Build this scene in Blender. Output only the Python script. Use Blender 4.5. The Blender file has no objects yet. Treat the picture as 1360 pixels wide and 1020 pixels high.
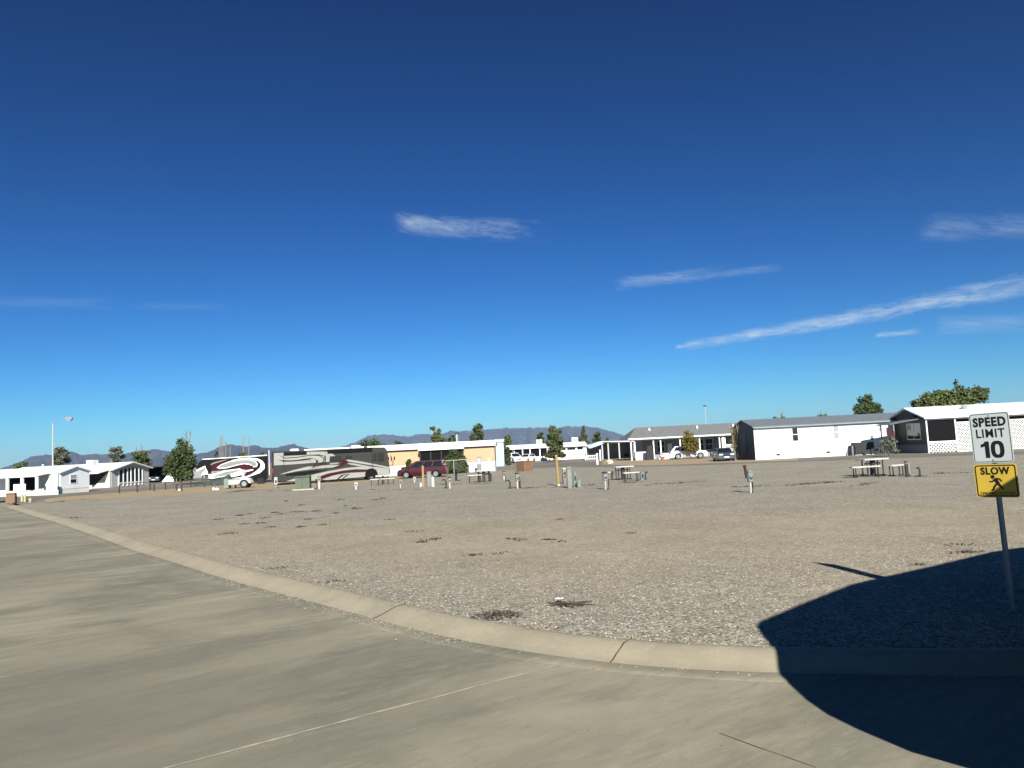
EXPOSURE = 0.85
SKY_POW = (2.17, 1.79, 1.72)
SKY_MUL = tuple(c / 2 ** (EXPOSURE - .6) for c in (.045, .184, .273))
CLOUD_COL = (6.4, 7.8, 9.2, 1)
HAZE = 4.5e-5
TR_S, TR_T = 4.70, 1.3
import bpy, bmesh, math, random
from mathutils import Vector, Matrix, noise
random.seed(11)
R = math.radians
sc = bpy.context.scene
COL = sc.collection

# ------------------------------------------------------------------ camera
H = 2.42            # eye height over the concrete road
LOT = 0.12          # gravel lot sits a kerb height above the road
F = 1020.0
TH = R(2.85)
PI = math.pi
PITCH = math.atan(88 / 1020)
cam_data = bpy.data.cameras.new('camera')
cam = bpy.data.objects.new('camera', cam_data)
COL.objects.link(cam)
cam_data.sensor_width = 36
cam_data.lens = 36 * F / 1360
cam_data.clip_start = 0.05
cam_data.clip_end = 80000
right = Vector((math.cos(TH), math.sin(TH) * math.sin(PITCH), -math.sin(TH) * math.cos(PITCH)))
fwd = Vector((0, math.cos(PITCH), math.sin(PITCH)))
upv = right.cross(fwd)
cam.matrix_world = Matrix(((right.x, upv.x, -fwd.x, 0), (right.y, upv.y, -fwd.y, 0), (right.z, upv.z, -fwd.z, H), (0, 0, 0, 1)))
sc.camera = cam
EYE = Vector((0, 0, H))

def ray(x, y):
    return right * ((x - 680) / F) + upv * ((510 - y) / F) + fwd
def G(x, y, z=LOT):                     # where the sight line meets a level plane
    d = ray(x, y); t = (z - H) / d.z
    return EYE + d * t
def P(x, y, D):                         # the point at distance D
    d = ray(x, y); return EYE + d * (D / d.y)
def at(x, y):
    p = G(x, y); return p, p.y / F      # ground point and metres per photo pixel there

# ------------------------------------------------------------------ materials
def newmat(name):
    m = bpy.data.materials.new(name); m.use_nodes = True
    nt = m.node_tree
    return m, nt, nt.nodes['Principled BSDF'], nt.nodes, nt.links
def pm(name, col, rough=.6, var=.12, scale=6.0, metal=0.0, spec=.3, bump=0.0, bscale=40.0, coat=0.0):
    m, nt, b, N, L = newmat(name)
    tc = N.new('ShaderNodeTexCoord')
    nz = N.new('ShaderNodeTexNoise'); nz.inputs['Scale'].default_value = scale; nz.inputs['Detail'].default_value = 6
    L.new(tc.outputs['Object'], nz.inputs['Vector'])
    mx = N.new('ShaderNodeMix'); mx.data_type = 'RGBA'
    mx.inputs['A'].default_value = (*[c * (1 - var) for c in col], 1)
    mx.inputs['B'].default_value = (*[min(1, c * (1 + var)) for c in col], 1)
    mr = N.new('ShaderNodeMapRange'); mr.inputs['From Min'].default_value = .3; mr.inputs['From Max'].default_value = .7
    L.new(nz.outputs['Fac'], mr.inputs['Value']); L.new(mr.outputs['Result'], mx.inputs['Factor'])
    L.new(mx.outputs['Result'], b.inputs['Base Color'])
    b.inputs['Roughness'].default_value = rough; b.inputs['Metallic'].default_value = metal
    b.inputs['Specular IOR Level'].default_value = spec
    if coat: b.inputs['Coat Weight'].default_value = coat; b.inputs['Coat Roughness'].default_value = .08
    if bump:
        n2 = N.new('ShaderNodeTexNoise'); n2.inputs['Scale'].default_value = bscale
        L.new(tc.outputs['Object'], n2.inputs['Vector'])
        bp = N.new('ShaderNodeBump'); bp.inputs['Strength'].default_value = bump; bp.inputs['Distance'].default_value = .02
        L.new(n2.outputs['Fac'], bp.inputs['Height']); L.new(bp.outputs['Normal'], b.inputs['Normal'])
    return m
def siding(name, col, pitch=.2, axis='Z', depth=.5, rough=.55, var=.06):
    """painted lap or panel siding: grooves run across the given axis"""
    m = pm(name, col, rough, var, 1.2)
    nt = m.node_tree; N = nt.nodes; L = nt.links; b = N['Principled BSDF']
    tc = N.new('ShaderNodeTexCoord'); sx = N.new('ShaderNodeSeparateXYZ'); L.new(tc.outputs['Object'], sx.inputs[0])
    dv = N.new('ShaderNodeMath'); dv.operation = 'DIVIDE'; dv.inputs[1].default_value = pitch; L.new(sx.outputs[axis], dv.inputs[0])
    fr = N.new('ShaderNodeMath'); fr.operation = 'FRACT'; L.new(dv.outputs[0], fr.inputs[0])
    gt = N.new('ShaderNodeMath'); gt.operation = 'GREATER_THAN'; gt.inputs[1].default_value = .12; L.new(fr.outputs[0], gt.inputs[0])
    bp = N.new('ShaderNodeBump'); bp.inputs['Strength'].default_value = depth; bp.inputs['Distance'].default_value = .02
    L.new(gt.outputs[0], bp.inputs['Height']); L.new(bp.outputs['Normal'], b.inputs['Normal'])
    return m
def glassmat(name, col=(.012, .014, .017), rough=.06):
    m, nt, b, N, L = newmat(name)
    b.inputs['Base Color'].default_value = (*col, 1); b.inputs['Roughness'].default_value = rough
    b.inputs['Specular IOR Level'].default_value = .6
    return m

M = {}
M['white'] = pm('white_paint', (.74, .76, .76), .5, .04, 1.5)
M['white_siding'] = siding('white_siding', (.74, .77, .78), .3, 'Z', .25)
M['white_panel'] = siding('white_panel_siding', (.72, .77, .79), .41, 'X', .2)
M['skirt'] = siding('skirting', (.72, .73, .70), .3, 'X', .4)
M['cream_skirt'] = siding('cream_skirting', (.70, .68, .58), .3, 'X', .4)
M['white_roof'] = pm('white_roof_coating', (.76, .80, .80), .45, .05, .8)
M['metal_roof'] = siding('white_metal_roof', (.76, .79, .79), .6, 'X', .2, .4)
M['shingle'] = pm('grey_shingle', (.155, .165, .165), .9, .22, 3, bump=.4, bscale=14)
M['blue_shingle'] = pm('bluish_grey_shingle', (.125, .150, .172), .9, .15, 3, bump=.4, bscale=14)
M['peach'] = siding('peach_siding', (.46, .31, .185), .4, 'X', .12)
M['rust_trim'] = pm('rust_trim', (.36, .13, .07), .7, .15)
M['grey_wall'] = siding('grey_siding', (.22, .235, .25), .2, 'Z', .4)
M['pale_grey_wall'] = siding('pale_grey_siding', (.40, .41, .39), .2, 'Z', .4)
M['brown_wall'] = siding('brown_siding', (.030, .027, .024), .3, 'X', .4)
M['pale_blue'] = siding('pale_blue_siding', (.34, .45, .60), .3, 'X', .3)
M['pink_wall'] = pm('pink_wall', (.62, .42, .36), .7, .06)
M['screen_and_shade'] = pm('insect_screen_and_shade', (.008, .008, .009), .95, .2, spec=.1)  # insect screens; also near black standing in for porch and carport shade
M['glass'] = glassmat('window_glass')
M['blind'] = pm('window_blind', (.27, .30, .30), .7, .05)
M['steel'] = pm('galvanised_steel', (.42, .44, .45), .42, .12, 12, .7)
M['dark_metal'] = pm('dark_metal', (.035, .035, .036), .5, .25, 9)
M['black'] = pm('black_plastic', (.016, .016, .017), .5, .2)
M['rubber'] = pm('tyre_rubber', (.018, .018, .018), .85, .2)
M['rim'] = pm('alloy_rim', (.52, .53, .54), .3, .08, 8, .8)
M['maroon_paint'] = pm('maroon_car_paint', (.042, .002, .005), .4, .08, 2, 0, .25, coat=.15)
M['white_car'] = pm('white_car_paint', (.74, .75, .75), .3, .03, 2, 0, .5, coat=.5)
M['blue_car'] = pm('steel_blue_car_paint', (.075, .105, .140), .3, .06, 2, .35, .5, coat=.5)
M['lamp'] = pm('headlamp_lens', (.62, .64, .64), .15, .05)
M['tail'] = pm('tail_lamp_lens', (.30, .015, .01), .2, .1)
M['peds_green'] = pm('pedestal_pale_green', (.165, .21, .19), .55, .14, 7)
M['peds_grey'] = pm('pedestal_grey', (.19, .20, .19), .6, .18, 7)
M['peds_white'] = pm('pedestal_white', (.42, .42, .40), .6, .14, 7)
M['peds_tan'] = pm('pedestal_tan', (.22, .195, .145), .65, .18, 7)
M['xfmr'] = pm('transformer_green', (.088, .115, .075), .6, .12, 3)
M['concrete_pad'] = pm('concrete_pad', (.36, .34, .29), .85, .15, 5, bump=.3)
M['yellow'] = pm('yellow_paint', (.27, .20, .075), .6, .15, 6)
M['orange'] = pm('orange_stake_paint', (.27, .19, .10), .65, .12, 6)
M['pale_yellow'] = pm('pale_yellow_paint', (.42, .37, .20), .6, .12, 6)
M['red'] = pm('red_post_paint', (.060, .014, .013), .7, .2, 6)
M['brown_box'] = pm('brown_box_paint', (.17, .098, .055), .8, .16, 3)
M['tan_box'] = pm('tan_aggregate', (.20, .125, .080), .85, .25, 9, bump=.4)
M['slab'] = pm('white_concrete_slab', (.46, .45, .43), .75, .12, 5)
M['bark'] = pm('bark', (.10, .075, .052), .9, .3, 8, bump=.5)
M['twig'] = pm('bare_twig', (.22, .17, .13), .9, .25, 8)
M['sign_white'] = pm('sign_white_sheeting', (.50, .56, .56), .4, .03, 4)
M['sign_yellow'] = pm('sign_yellow_sheeting', (.60, .42, .055), .4, .05, 4)
M['sign_black'] = pm('sign_black_ink', (.012, .012, .013), .5, .1)
M['post_galv'] = pm('galvanised_sign_post', (.30, .33, .36), .5, .12, 10, .4)
M['cooler_grey'] = pm('ac_unit_grey', (.024, .026, .026), .6, .2, 5)
M['tub_blue'] = pm('blue_tub', (.09, .20, .34), .5, .1)
M['beige_panel'] = pm('rv_beige_panel', (.255, .265, .245), .4, .04, 2, 0, .4)
M['rv_grey'] = pm('rv_dark_taupe', (.036, .036, .034), .5, .06, 2, 0, .12)
M['rv_maroon'] = pm('rv_maroon', (.045, .004, .008), .5, .06, 2, 0, .12)
M['rv_black'] = pm('rv_black', (.005, .005, .006), .5, .1, 2, 0, .1)
M['rv_silver'] = pm('rv_silver', (.19, .21, .20), .4, .05, 2, 0, .4)
M['tarp'] = pm('grey_green_tarp', (.045, .06, .055), .8, .2, 3)
M['paper'] = pm('white_paper', (.78, .80, .82), .7, .03)
M['straw'] = pm('dry_straw', (.36, .32, .22), .9, .2, 20)
M['weed'] = pm('dark_weed', (.066, .061, .043), .9, .35, 9)
M['stone'] = pm('pale_stone', (.60, .56, .46), .85, .2, 5, bump=.4)
M['end_wall'] = siding('shaded_white_siding', (.060, .068, .085), .41, 'Y', .2)  # white gable siding with its shade put into the colour
M['shaded_skirt'] = siding('shaded_white_skirting', (.115, .135, .175), .3, 'Y', .4)  # white skirting on the shaded ends, darkened in colour for that shade
M['lattice'] = pm('white_lattice', (.52, .53, .53), .6, .05)
M['flag'] = pm('faded_flag_cloth', (.07, .018, .022), .8, .2, 6)

def leafmat(name, a, b_, scale=.6):
    m, nt, b, N, L = newmat(name)
    tc = N.new('ShaderNodeTexCoord')
    n1 = N.new('ShaderNodeTexNoise'); n1.inputs['Scale'].default_value = scale; n1.inputs['Detail'].default_value = 5
    n2 = N.new('ShaderNodeTexNoise'); n2.inputs['Scale'].default_value = 9
    L.new(tc.outputs['Object'], n1.inputs['Vector']); L.new(tc.outputs['Object'], n2.inputs['Vector'])
    ad = N.new('ShaderNodeMath'); L.new(n1.outputs['Fac'], ad.inputs[0]); L.new(n2.outputs['Fac'], ad.inputs[1])
    mr = N.new('ShaderNodeMapRange'); mr.inputs['From Min'].default_value = .7; mr.inputs['From Max'].default_value = 1.3
    L.new(ad.outputs[0], mr.inputs['Value'])
    mx = N.new('ShaderNodeMix'); mx.data_type = 'RGBA'; mx.inputs['A'].default_value = (*a, 1); mx.inputs['B'].default_value = (*b_, 1)
    L.new(mr.outputs['Result'], mx.inputs['Factor']); L.new(mx.outputs['Result'], b.inputs['Base Color'])
    b.inputs['Roughness'].default_value = .75; b.inputs['Specular IOR Level'].default_value = .2
    return m
M['leaf_dark'] = leafmat('dark_leaves', (.030, .048, .016), (.075, .098, .032))
M['leaf_mid'] = leafmat('mid_green_leaves', (.045, .062, .022), (.105, .125, .045))
M['leaf_light'] = leafmat('light_green_leaves', (.055, .074, .024), (.125, .150, .052))
M['leaf_grey'] = leafmat('grey_green_leaves', (.060, .070, .045), (.13, .14, .09))
M['leaf_autumn'] = leafmat('yellow_green_leaves', (.085, .075, .018), (.19, .15, .04))
M['leaf_pine'] = leafmat('pine_needles', (.020, .036, .018), (.055, .072, .032))
M['leaf_juniper'] = leafmat('juniper', (.035, .036, .012), (.080, .072, .028))

# ------------------------------------------------------------------ mesh builder
class MB:
    def __init__(s): s.v = []; s.f = []
    def add(s, vs, fs):
        o = len(s.v); s.v += [tuple(q) for q in vs]; s.f += [tuple(i + o for i in q) for q in fs]; return s
    def box(s, x0, x1, y0, y1, z0, z1):
        v = [(x0, y0, z0), (x1, y0, z0), (x1, y1, z0), (x0, y1, z0), (x0, y0, z1), (x1, y0, z1), (x1, y1, z1), (x0, y1, z1)]
        return s.add(v, [(0, 3, 2, 1), (4, 5, 6, 7), (0, 1, 5, 4), (1, 2, 6, 5), (2, 3, 7, 6), (3, 0, 4, 7)])
    def prism_y(s, poly, y0, y1):        # polygon in x,z swept along y
        n = len(poly)
        a = sum(poly[i][0] * poly[(i + 1) % n][1] - poly[(i + 1) % n][0] * poly[i][1] for i in range(n))
        if a < 0: poly = poly[::-1]
        v = [(p[0], y0, p[1]) for p in poly] + [(p[0], y1, p[1]) for p in poly]
        return s.add(v, [tuple(range(n)), tuple(range(2 * n - 1, n - 1, -1))] + [(i, i + n, (i + 1) % n + n, (i + 1) % n) for i in range(n)])
    def prism_x(s, poly, x0, x1):        # polygon in y,z swept along x
        n = len(poly)
        a = sum(poly[i][0] * poly[(i + 1) % n][1] - poly[(i + 1) % n][0] * poly[i][1] for i in range(n))
        if a < 0: poly = poly[::-1]
        v = [(x1, p[0], p[1]) for p in poly] + [(x0, p[0], p[1]) for p in poly]
        return s.add(v, [tuple(range(n)), tuple(range(2 * n - 1, n - 1, -1))] + [(i, i + n, (i + 1) % n + n, (i + 1) % n) for i in range(n)])
    def prism_z(s, poly, z0, z1):
        n = len(poly)
        a = sum(poly[i][0] * poly[(i + 1) % n][1] - poly[(i + 1) % n][0] * poly[i][1] for i in range(n))
        if a < 0: poly = poly[::-1]
        v = [(p[0], p[1], z1) for p in poly] + [(p[0], p[1], z0) for p in poly]
        return s.add(v, [tuple(range(n)), tuple(range(2 * n - 1, n - 1, -1))] + [(i, i + n, (i + 1) % n + n, (i + 1) % n) for i in range(n)])
    def tube(s, pts, rad, n=8, cap=True):
        pts = [Vector(p) for p in pts]
        if not isinstance(rad, (list, tuple)): rad = [rad] * len(pts)
        rings = []
        for i, p in enumerate(pts):
            t = (pts[min(i + 1, len(pts) - 1)] - pts[max(i - 1, 0)]).normalized()
            a = t.orthogonal().normalized() if abs(t.z) > .95 else t.cross(Vector((0, 0, 1))).normalized()
            if abs(t.z) > .95: a = (Vector((1, 0, 0)) - t * t.x).normalized()
            b = t.cross(a)
            rings.append([p + (a * math.cos(2 * PI * k / n) + b * math.sin(2 * PI * k / n)) * rad[i] for k in range(n)])
        o = len(s.v)
        for r in rings: s.v += [tuple(q) for q in r]
        for i in range(len(rings) - 1):
            for k in range(n):
                k2 = (k + 1) % n
                s.f.append((o + i * n + k, o + i * n + k2, o + (i + 1) * n + k2, o + (i + 1) * n + k))
        if cap:
            s.f.append(tuple(o + k for k in range(n))[::-1]); s.f.append(tuple(o + (len(rings) - 1) * n + k for k in range(n)))
        return s
    def cyl(s, x, y, z0, z1, r, n=12, r2=None):
        return s.tube([(x, y, z0), (x, y, z1)], [r, r if r2 is None else r2], n)
    def wheel(s, x, y0, y1, z, r, n=20):
        return s.tube([(x, y0, z), (x, y0 + (y1 - y0) * .15, z), (x, y1 - (y1 - y0) * .15, z), (x, y1, z)], [r * .93, r, r, r * .93], n)
    def slab(s, pts, normal, t):          # planar polygon with a small thickness
        n = len(pts); nn = Vector(normal).normalized() * t
        pts = [Vector(p) for p in pts]
        v = [p + nn for p in pts] + pts
        nrm = Vector((0, 0, 0))
        for i in range(n): nrm += pts[i].cross(pts[(i + 1) % n])
        fl = nrm.dot(nn) < 0
        fs = [tuple(range(n)), tuple(range(2 * n - 1, n - 1, -1))] + [(i + n, (i + 1) % n + n, (i + 1) % n, i) for i in range(n)]
        if fl: fs = [q[::-1] for q in fs]
        return s.add(v, fs)
    def build(s, name, mat, parent=None, smooth=False, bevel=0, seg=2):
        me = bpy.data.meshes.new(name)
        me.from_pydata(s.v, [], s.f)
        if bevel:
            bm = bmesh.new(); bm.from_mesh(me)
            bmesh.ops.remove_doubles(bm, verts=bm.verts, dist=1e-4)
            ed = [e for e in bm.edges if len(e.link_faces) == 2 and e.calc_face_angle(0) > R(28)]
            bmesh.ops.bevel(bm, geom=ed, offset=bevel, segments=seg, affect='EDGES', clamp_overlap=True)
            bm.to_mesh(me); bm.free()
        me.materials.append(mat)
        if smooth:
            for p in me.polygons: p.use_smooth = True
        me.update()
        o = bpy.data.objects.new(name, me); COL.objects.link(o)
        if parent: o.parent = parent
        return o
def box(name, mat, parent, x0, x1, y0, y1, z0, z1, bevel=0):
    return MB().box(min(x0, x1), max(x0, x1), min(y0, y1), max(y0, y1), min(z0, z1), max(z0, z1)).build(name, mat, parent, bevel=bevel)
def tag(o, label=None, cat=None, group=None, kind=None):
    if label: o['label'] = label
    if cat: o['category'] = cat
    if group: o['group'] = group
    if kind: o['kind'] = kind
    return o
def thing(name, label, cat, loc=(0, 0, 0), rz=0, group=None):
    o = bpy.data.objects.new(name, None); COL.objects.link(o)
    o.empty_display_size = .3
    o.location = loc; o.rotation_euler = (0, 0, rz)
    return tag(o, label, cat, group)
def dup(root, loc, rz=0, label=None):
    r = root.copy(); COL.objects.link(r); r.location = loc; r.rotation_euler = (0, 0, rz)
    if label: r['label'] = label
    def rec(src, dst):
        for ch in [c for c in bpy.data.objects if c.parent == src]:
            c = ch.copy(); COL.objects.link(c); c.parent = dst; rec(ch, c)
    rec(root, r)
    return r
# ------------------------------------------------------------------ light and sky
SUN_AZ, SUN_EL = R(180 - 8.6), R(30)       # compass style: 0 = +Y (the view), clockwise; the sun stands behind and to the right
sun_dir = Vector((math.sin(SUN_AZ) * math.cos(SUN_EL), math.cos(SUN_AZ) * math.cos(SUN_EL), math.sin(SUN_EL)))
sl = bpy.data.lights.new('sun', 'SUN'); sl.energy = 5.0; sl.angle = R(.53); sl.color = (1, .95, .86)
so = bpy.data.objects.new('sun', sl); COL.objects.link(so)
so.rotation_euler = sun_dir.to_track_quat('Z', 'Y').to_euler(); so.location = sun_dir * 60

w = bpy.data.worlds.new('World'); sc.world = w; w.use_nodes = True
N = w.node_tree.nodes; L = w.node_tree.links
bg = N['Background']; bg.inputs['Strength'].default_value = .05
sky = N.new('ShaderNodeTexSky'); sky.sky_type = 'NISHITA'; sky.sun_disc = False
sky.sun_elevation = SUN_EL; sky.sun_rotation = SUN_AZ
sky.altitude = 1200; sky.air_density = 1.0; sky.dust_density = .3; sky.ozone_density = 3.0
def mth(op, a, b=None, c=None):
    n = N.new('ShaderNodeMath'); n.operation = op
    for i, q in enumerate((a, b, c)):
        if q is None: continue
        if isinstance(q, (int, float)): n.inputs[i].default_value = q
        else: L.new(q, n.inputs[i])
    return n.outputs[0]
geo = N.new('ShaderNodeTexCoord'); sep = N.new('ShaderNodeSeparateXYZ'); L.new(geo.outputs['Generated'], sep.inputs[0])
el = mth('ARCSINE', sep.outputs['Z']); az = mth('ARCTAN2', sep.outputs['X'], sep.outputs['Y'])
# clear desert air: deeper and more saturated with height above the horizon
sps = N.new('ShaderNodeSeparateColor'); L.new(sky.outputs[0], sps.inputs[0])
cbs = N.new('ShaderNodeCombineColor')
for i in range(3): L.new(mth('MULTIPLY', mth('POWER', sps.outputs[i], SKY_POW[i]), SKY_MUL[i]), cbs.inputs[i])
skycol = cbs.outputs[0]
def azel(x, y):
    d = ray(x, y).normalized(); return math.atan2(d.x, d.y), math.asin(d.z)
cvec = N.new('ShaderNodeCombineXYZ'); L.new(az, cvec.inputs[0]); L.new(el, cvec.inputs[1])
def cloud(x0, y0, x1, y1, half, strength, nscale, stretch, taper=0.0, seed=0.0, thr=.42):
    """a thin streak of cirrus from one point of the sky to another, half radians wide"""
    a0, e0 = azel(x0, y0); a1, e1 = azel(x1, y1)
    ln = math.hypot(a1 - a0, e1 - e0); c, s = (a1 - a0) / ln, (e1 - e0) / ln
    da = mth('SUBTRACT', az, a0); de = mth('SUBTRACT', el, e0)
    t = mth('DIVIDE', mth('ADD', mth('MULTIPLY', da, c), mth('MULTIPLY', de, s)), ln)
    d = mth('SUBTRACT', mth('MULTIPLY', de, c), mth('MULTIPLY', da, s))
    cb = N.new('ShaderNodeCombineXYZ'); L.new(mth('MULTIPLY', t, ln * nscale / stretch), cb.inputs[0]); L.new(mth('MULTIPLY', d, nscale), cb.inputs[1]); cb.inputs[2].default_value = seed
    nz = N.new('ShaderNodeTexNoise'); nz.inputs['Scale'].default_value = 1; nz.inputs['Detail'].default_value = 8; nz.inputs['Roughness'].default_value = .72
    nz.inputs['Distortion'].default_value = .5
    L.new(cb.outputs[0], nz.inputs['Vector'])
    wd = mth('MULTIPLY', mth('ADD', mth('MULTIPLY', t, taper), 1 - taper), half)
    wd = mth('MAXIMUM', wd, half * .12)
    edge = mth('SUBTRACT', 1, mth('POWER', mth('ABSOLUTE', mth('DIVIDE', d, wd)), 1.5))
    ends = mth('MINIMUM', mth('MULTIPLY', t, 9), mth('MULTIPLY', mth('SUBTRACT', 1, t), 2.2))
    env = mth('MINIMUM', mth('MAXIMUM', mth('MINIMUM', edge, ends), 0), 1)
    # coarse billows break the streak up, fine fibres fray it
    cb2 = N.new('ShaderNodeCombineXYZ'); L.new(mth('MULTIPLY', t, ln * nscale * 2.4 / stretch), cb2.inputs[0]); L.new(mth('ADD', mth('MULTIPLY', d, nscale * 4.5), mth('MULTIPLY', t, ln * nscale * .5)), cb2.inputs[1]); cb2.inputs[2].default_value = seed + 20
    n2 = N.new('ShaderNodeTexNoise'); n2.inputs['Scale'].default_value = 1; n2.inputs['Detail'].default_value = 9; n2.inputs['Roughness'].default_value = .75; n2.inputs['Distortion'].default_value = .7
    L.new(cb2.outputs[0], n2.inputs['Vector'])
    k = mth('ADD', mth('MULTIPLY', mth('SUBTRACT', nz.outputs['Fac'], thr), 2.6), mth('MULTIPLY', mth('SUBTRACT', n2.outputs['Fac'], .5), 3.0))
    k = mth('MINIMUM', mth('MAXIMUM', mth('ADD', k, mth('MULTIPLY', env, .55)), 0), 1.15)
    return mth('MULTIPLY', mth('MULTIPLY', k, mth('POWER', env, .8)), strength)
layers = [cloud(518, 295, 735, 307, .0165, .40, 34, 2.6, 0, 1.3, .45),
          cloud(536, 291, 640, 299, .008, .34, 50, 2.6, 0, 1.7, .42),
          cloud(815, 377, 975, 358, .010, .34, 50, 4, 0, 2.1, .45),
          cloud(930, 366, 1045, 354, .006, .18, 50, 4, 0, 2.7, .42),
          cloud(902, 461, 1560, 334, .0175, .70, 44, 3.0, .58, 4.4, .41),
          cloud(895, 461, 945, 453, .004, .55, 70, 3, 0, 4.9, .36),
          cloud(1160, 445, 1228, 440, .0042, .6, 70, 4, 0, 5.2, .38),
          cloud(1240, 432, 1400, 428, .012, .26, 40, 4, 0, 5.6, .44),
          cloud(1215, 303, 1520, 290, .018, .25, 26, 3.4, 0, 6.1, .44),
          cloud(-20, 402, 170, 403, .009, .10, 36, 5, 0, 7.7, .43),
          cloud(170, 407, 310, 406, .006, .09, 36, 5, 0, 7.9, .43),
          cloud(-80, 607, 22, 606, .009, .7, 40, 3, 0, 8.3, .36),
          cloud(238, 593, 290, 593, .007, .3, 40, 3, 0, 8.8, .36),
          cloud(680, 562, 745, 561, .005, .22, 40, 3, 0, 9.1, .4)]
for f in layers:
    mx = N.new('ShaderNodeMix'); mx.data_type = 'RGBA'
    L.new(f, mx.inputs['Factor']); L.new(skycol, mx.inputs['A']); mx.inputs['B'].default_value = CLOUD_COL
    skycol = mx.outputs['Result']
L.new(skycol, bg.inputs['Color'])

sc.view_settings.view_transform = 'Standard'; sc.view_settings.look = 'None'
sc.view_settings.exposure = EXPOSURE; sc.view_settings.gamma = 1
sc.cycles.max_bounces = 6; sc.cycles.volume_bounces = 0
sc.cycles.caustics_reflective = False; sc.cycles.caustics_refractive = False
sc.render.film_transparent = False

# ------------------------------------------------------------------ ground
def ground_nodes(name):
    m, nt, b, N, L = newmat(name)
    b.inputs['Specular IOR Level'].default_value = .15
    tc = N.new('ShaderNodeTexCoord')
    def nz(scale, detail=5, rough=.55, vec=None, dist=0):
        n = N.new('ShaderNodeTexNoise'); n.inputs['Scale'].default_value = scale; n.inputs['Detail'].default_value = detail; n.inputs['Roughness'].default_value = rough
        n.inputs['Distortion'].default_value = dist
        L.new(vec or tc.outputs['Object'], n.inputs['Vector']); return n.outputs['Fac']
    def rng(x, a, b_, c=0, d=1):
        n = N.new('ShaderNodeMapRange'); n.inputs[1].default_value = a; n.inputs[2].default_value = b_; n.inputs[3].default_value = c; n.inputs[4].default_value = d
        L.new(x, n.inputs[0]); return n.outputs[0]
    def mix(f, A, B, mode='MIX'):
        n = N.new('ShaderNodeMix'); n.data_type = 'RGBA'; n.blend_type = mode
        for k, q in (('Factor', f), ('A', A), ('B', B)):
            if isinstance(q, (int, float)): n.inputs[k].default_value = q
            elif isinstance(q, tuple): n.inputs[k].default_value = (*q, 1)
            else: L.new(q, n.inputs[k])
        return n.outputs['Result']
    def math_(op, a, c):
        n = N.new('ShaderNodeMath'); n.operation = op
        for i, q in enumerate((a, c)):
            if isinstance(q, (int, float)): n.inputs[i].default_value = q
            else: L.new(q, n.inputs[i])
        return n.outputs[0]
    return m, b, N, L, tc, nz, rng, mix, math_

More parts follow.
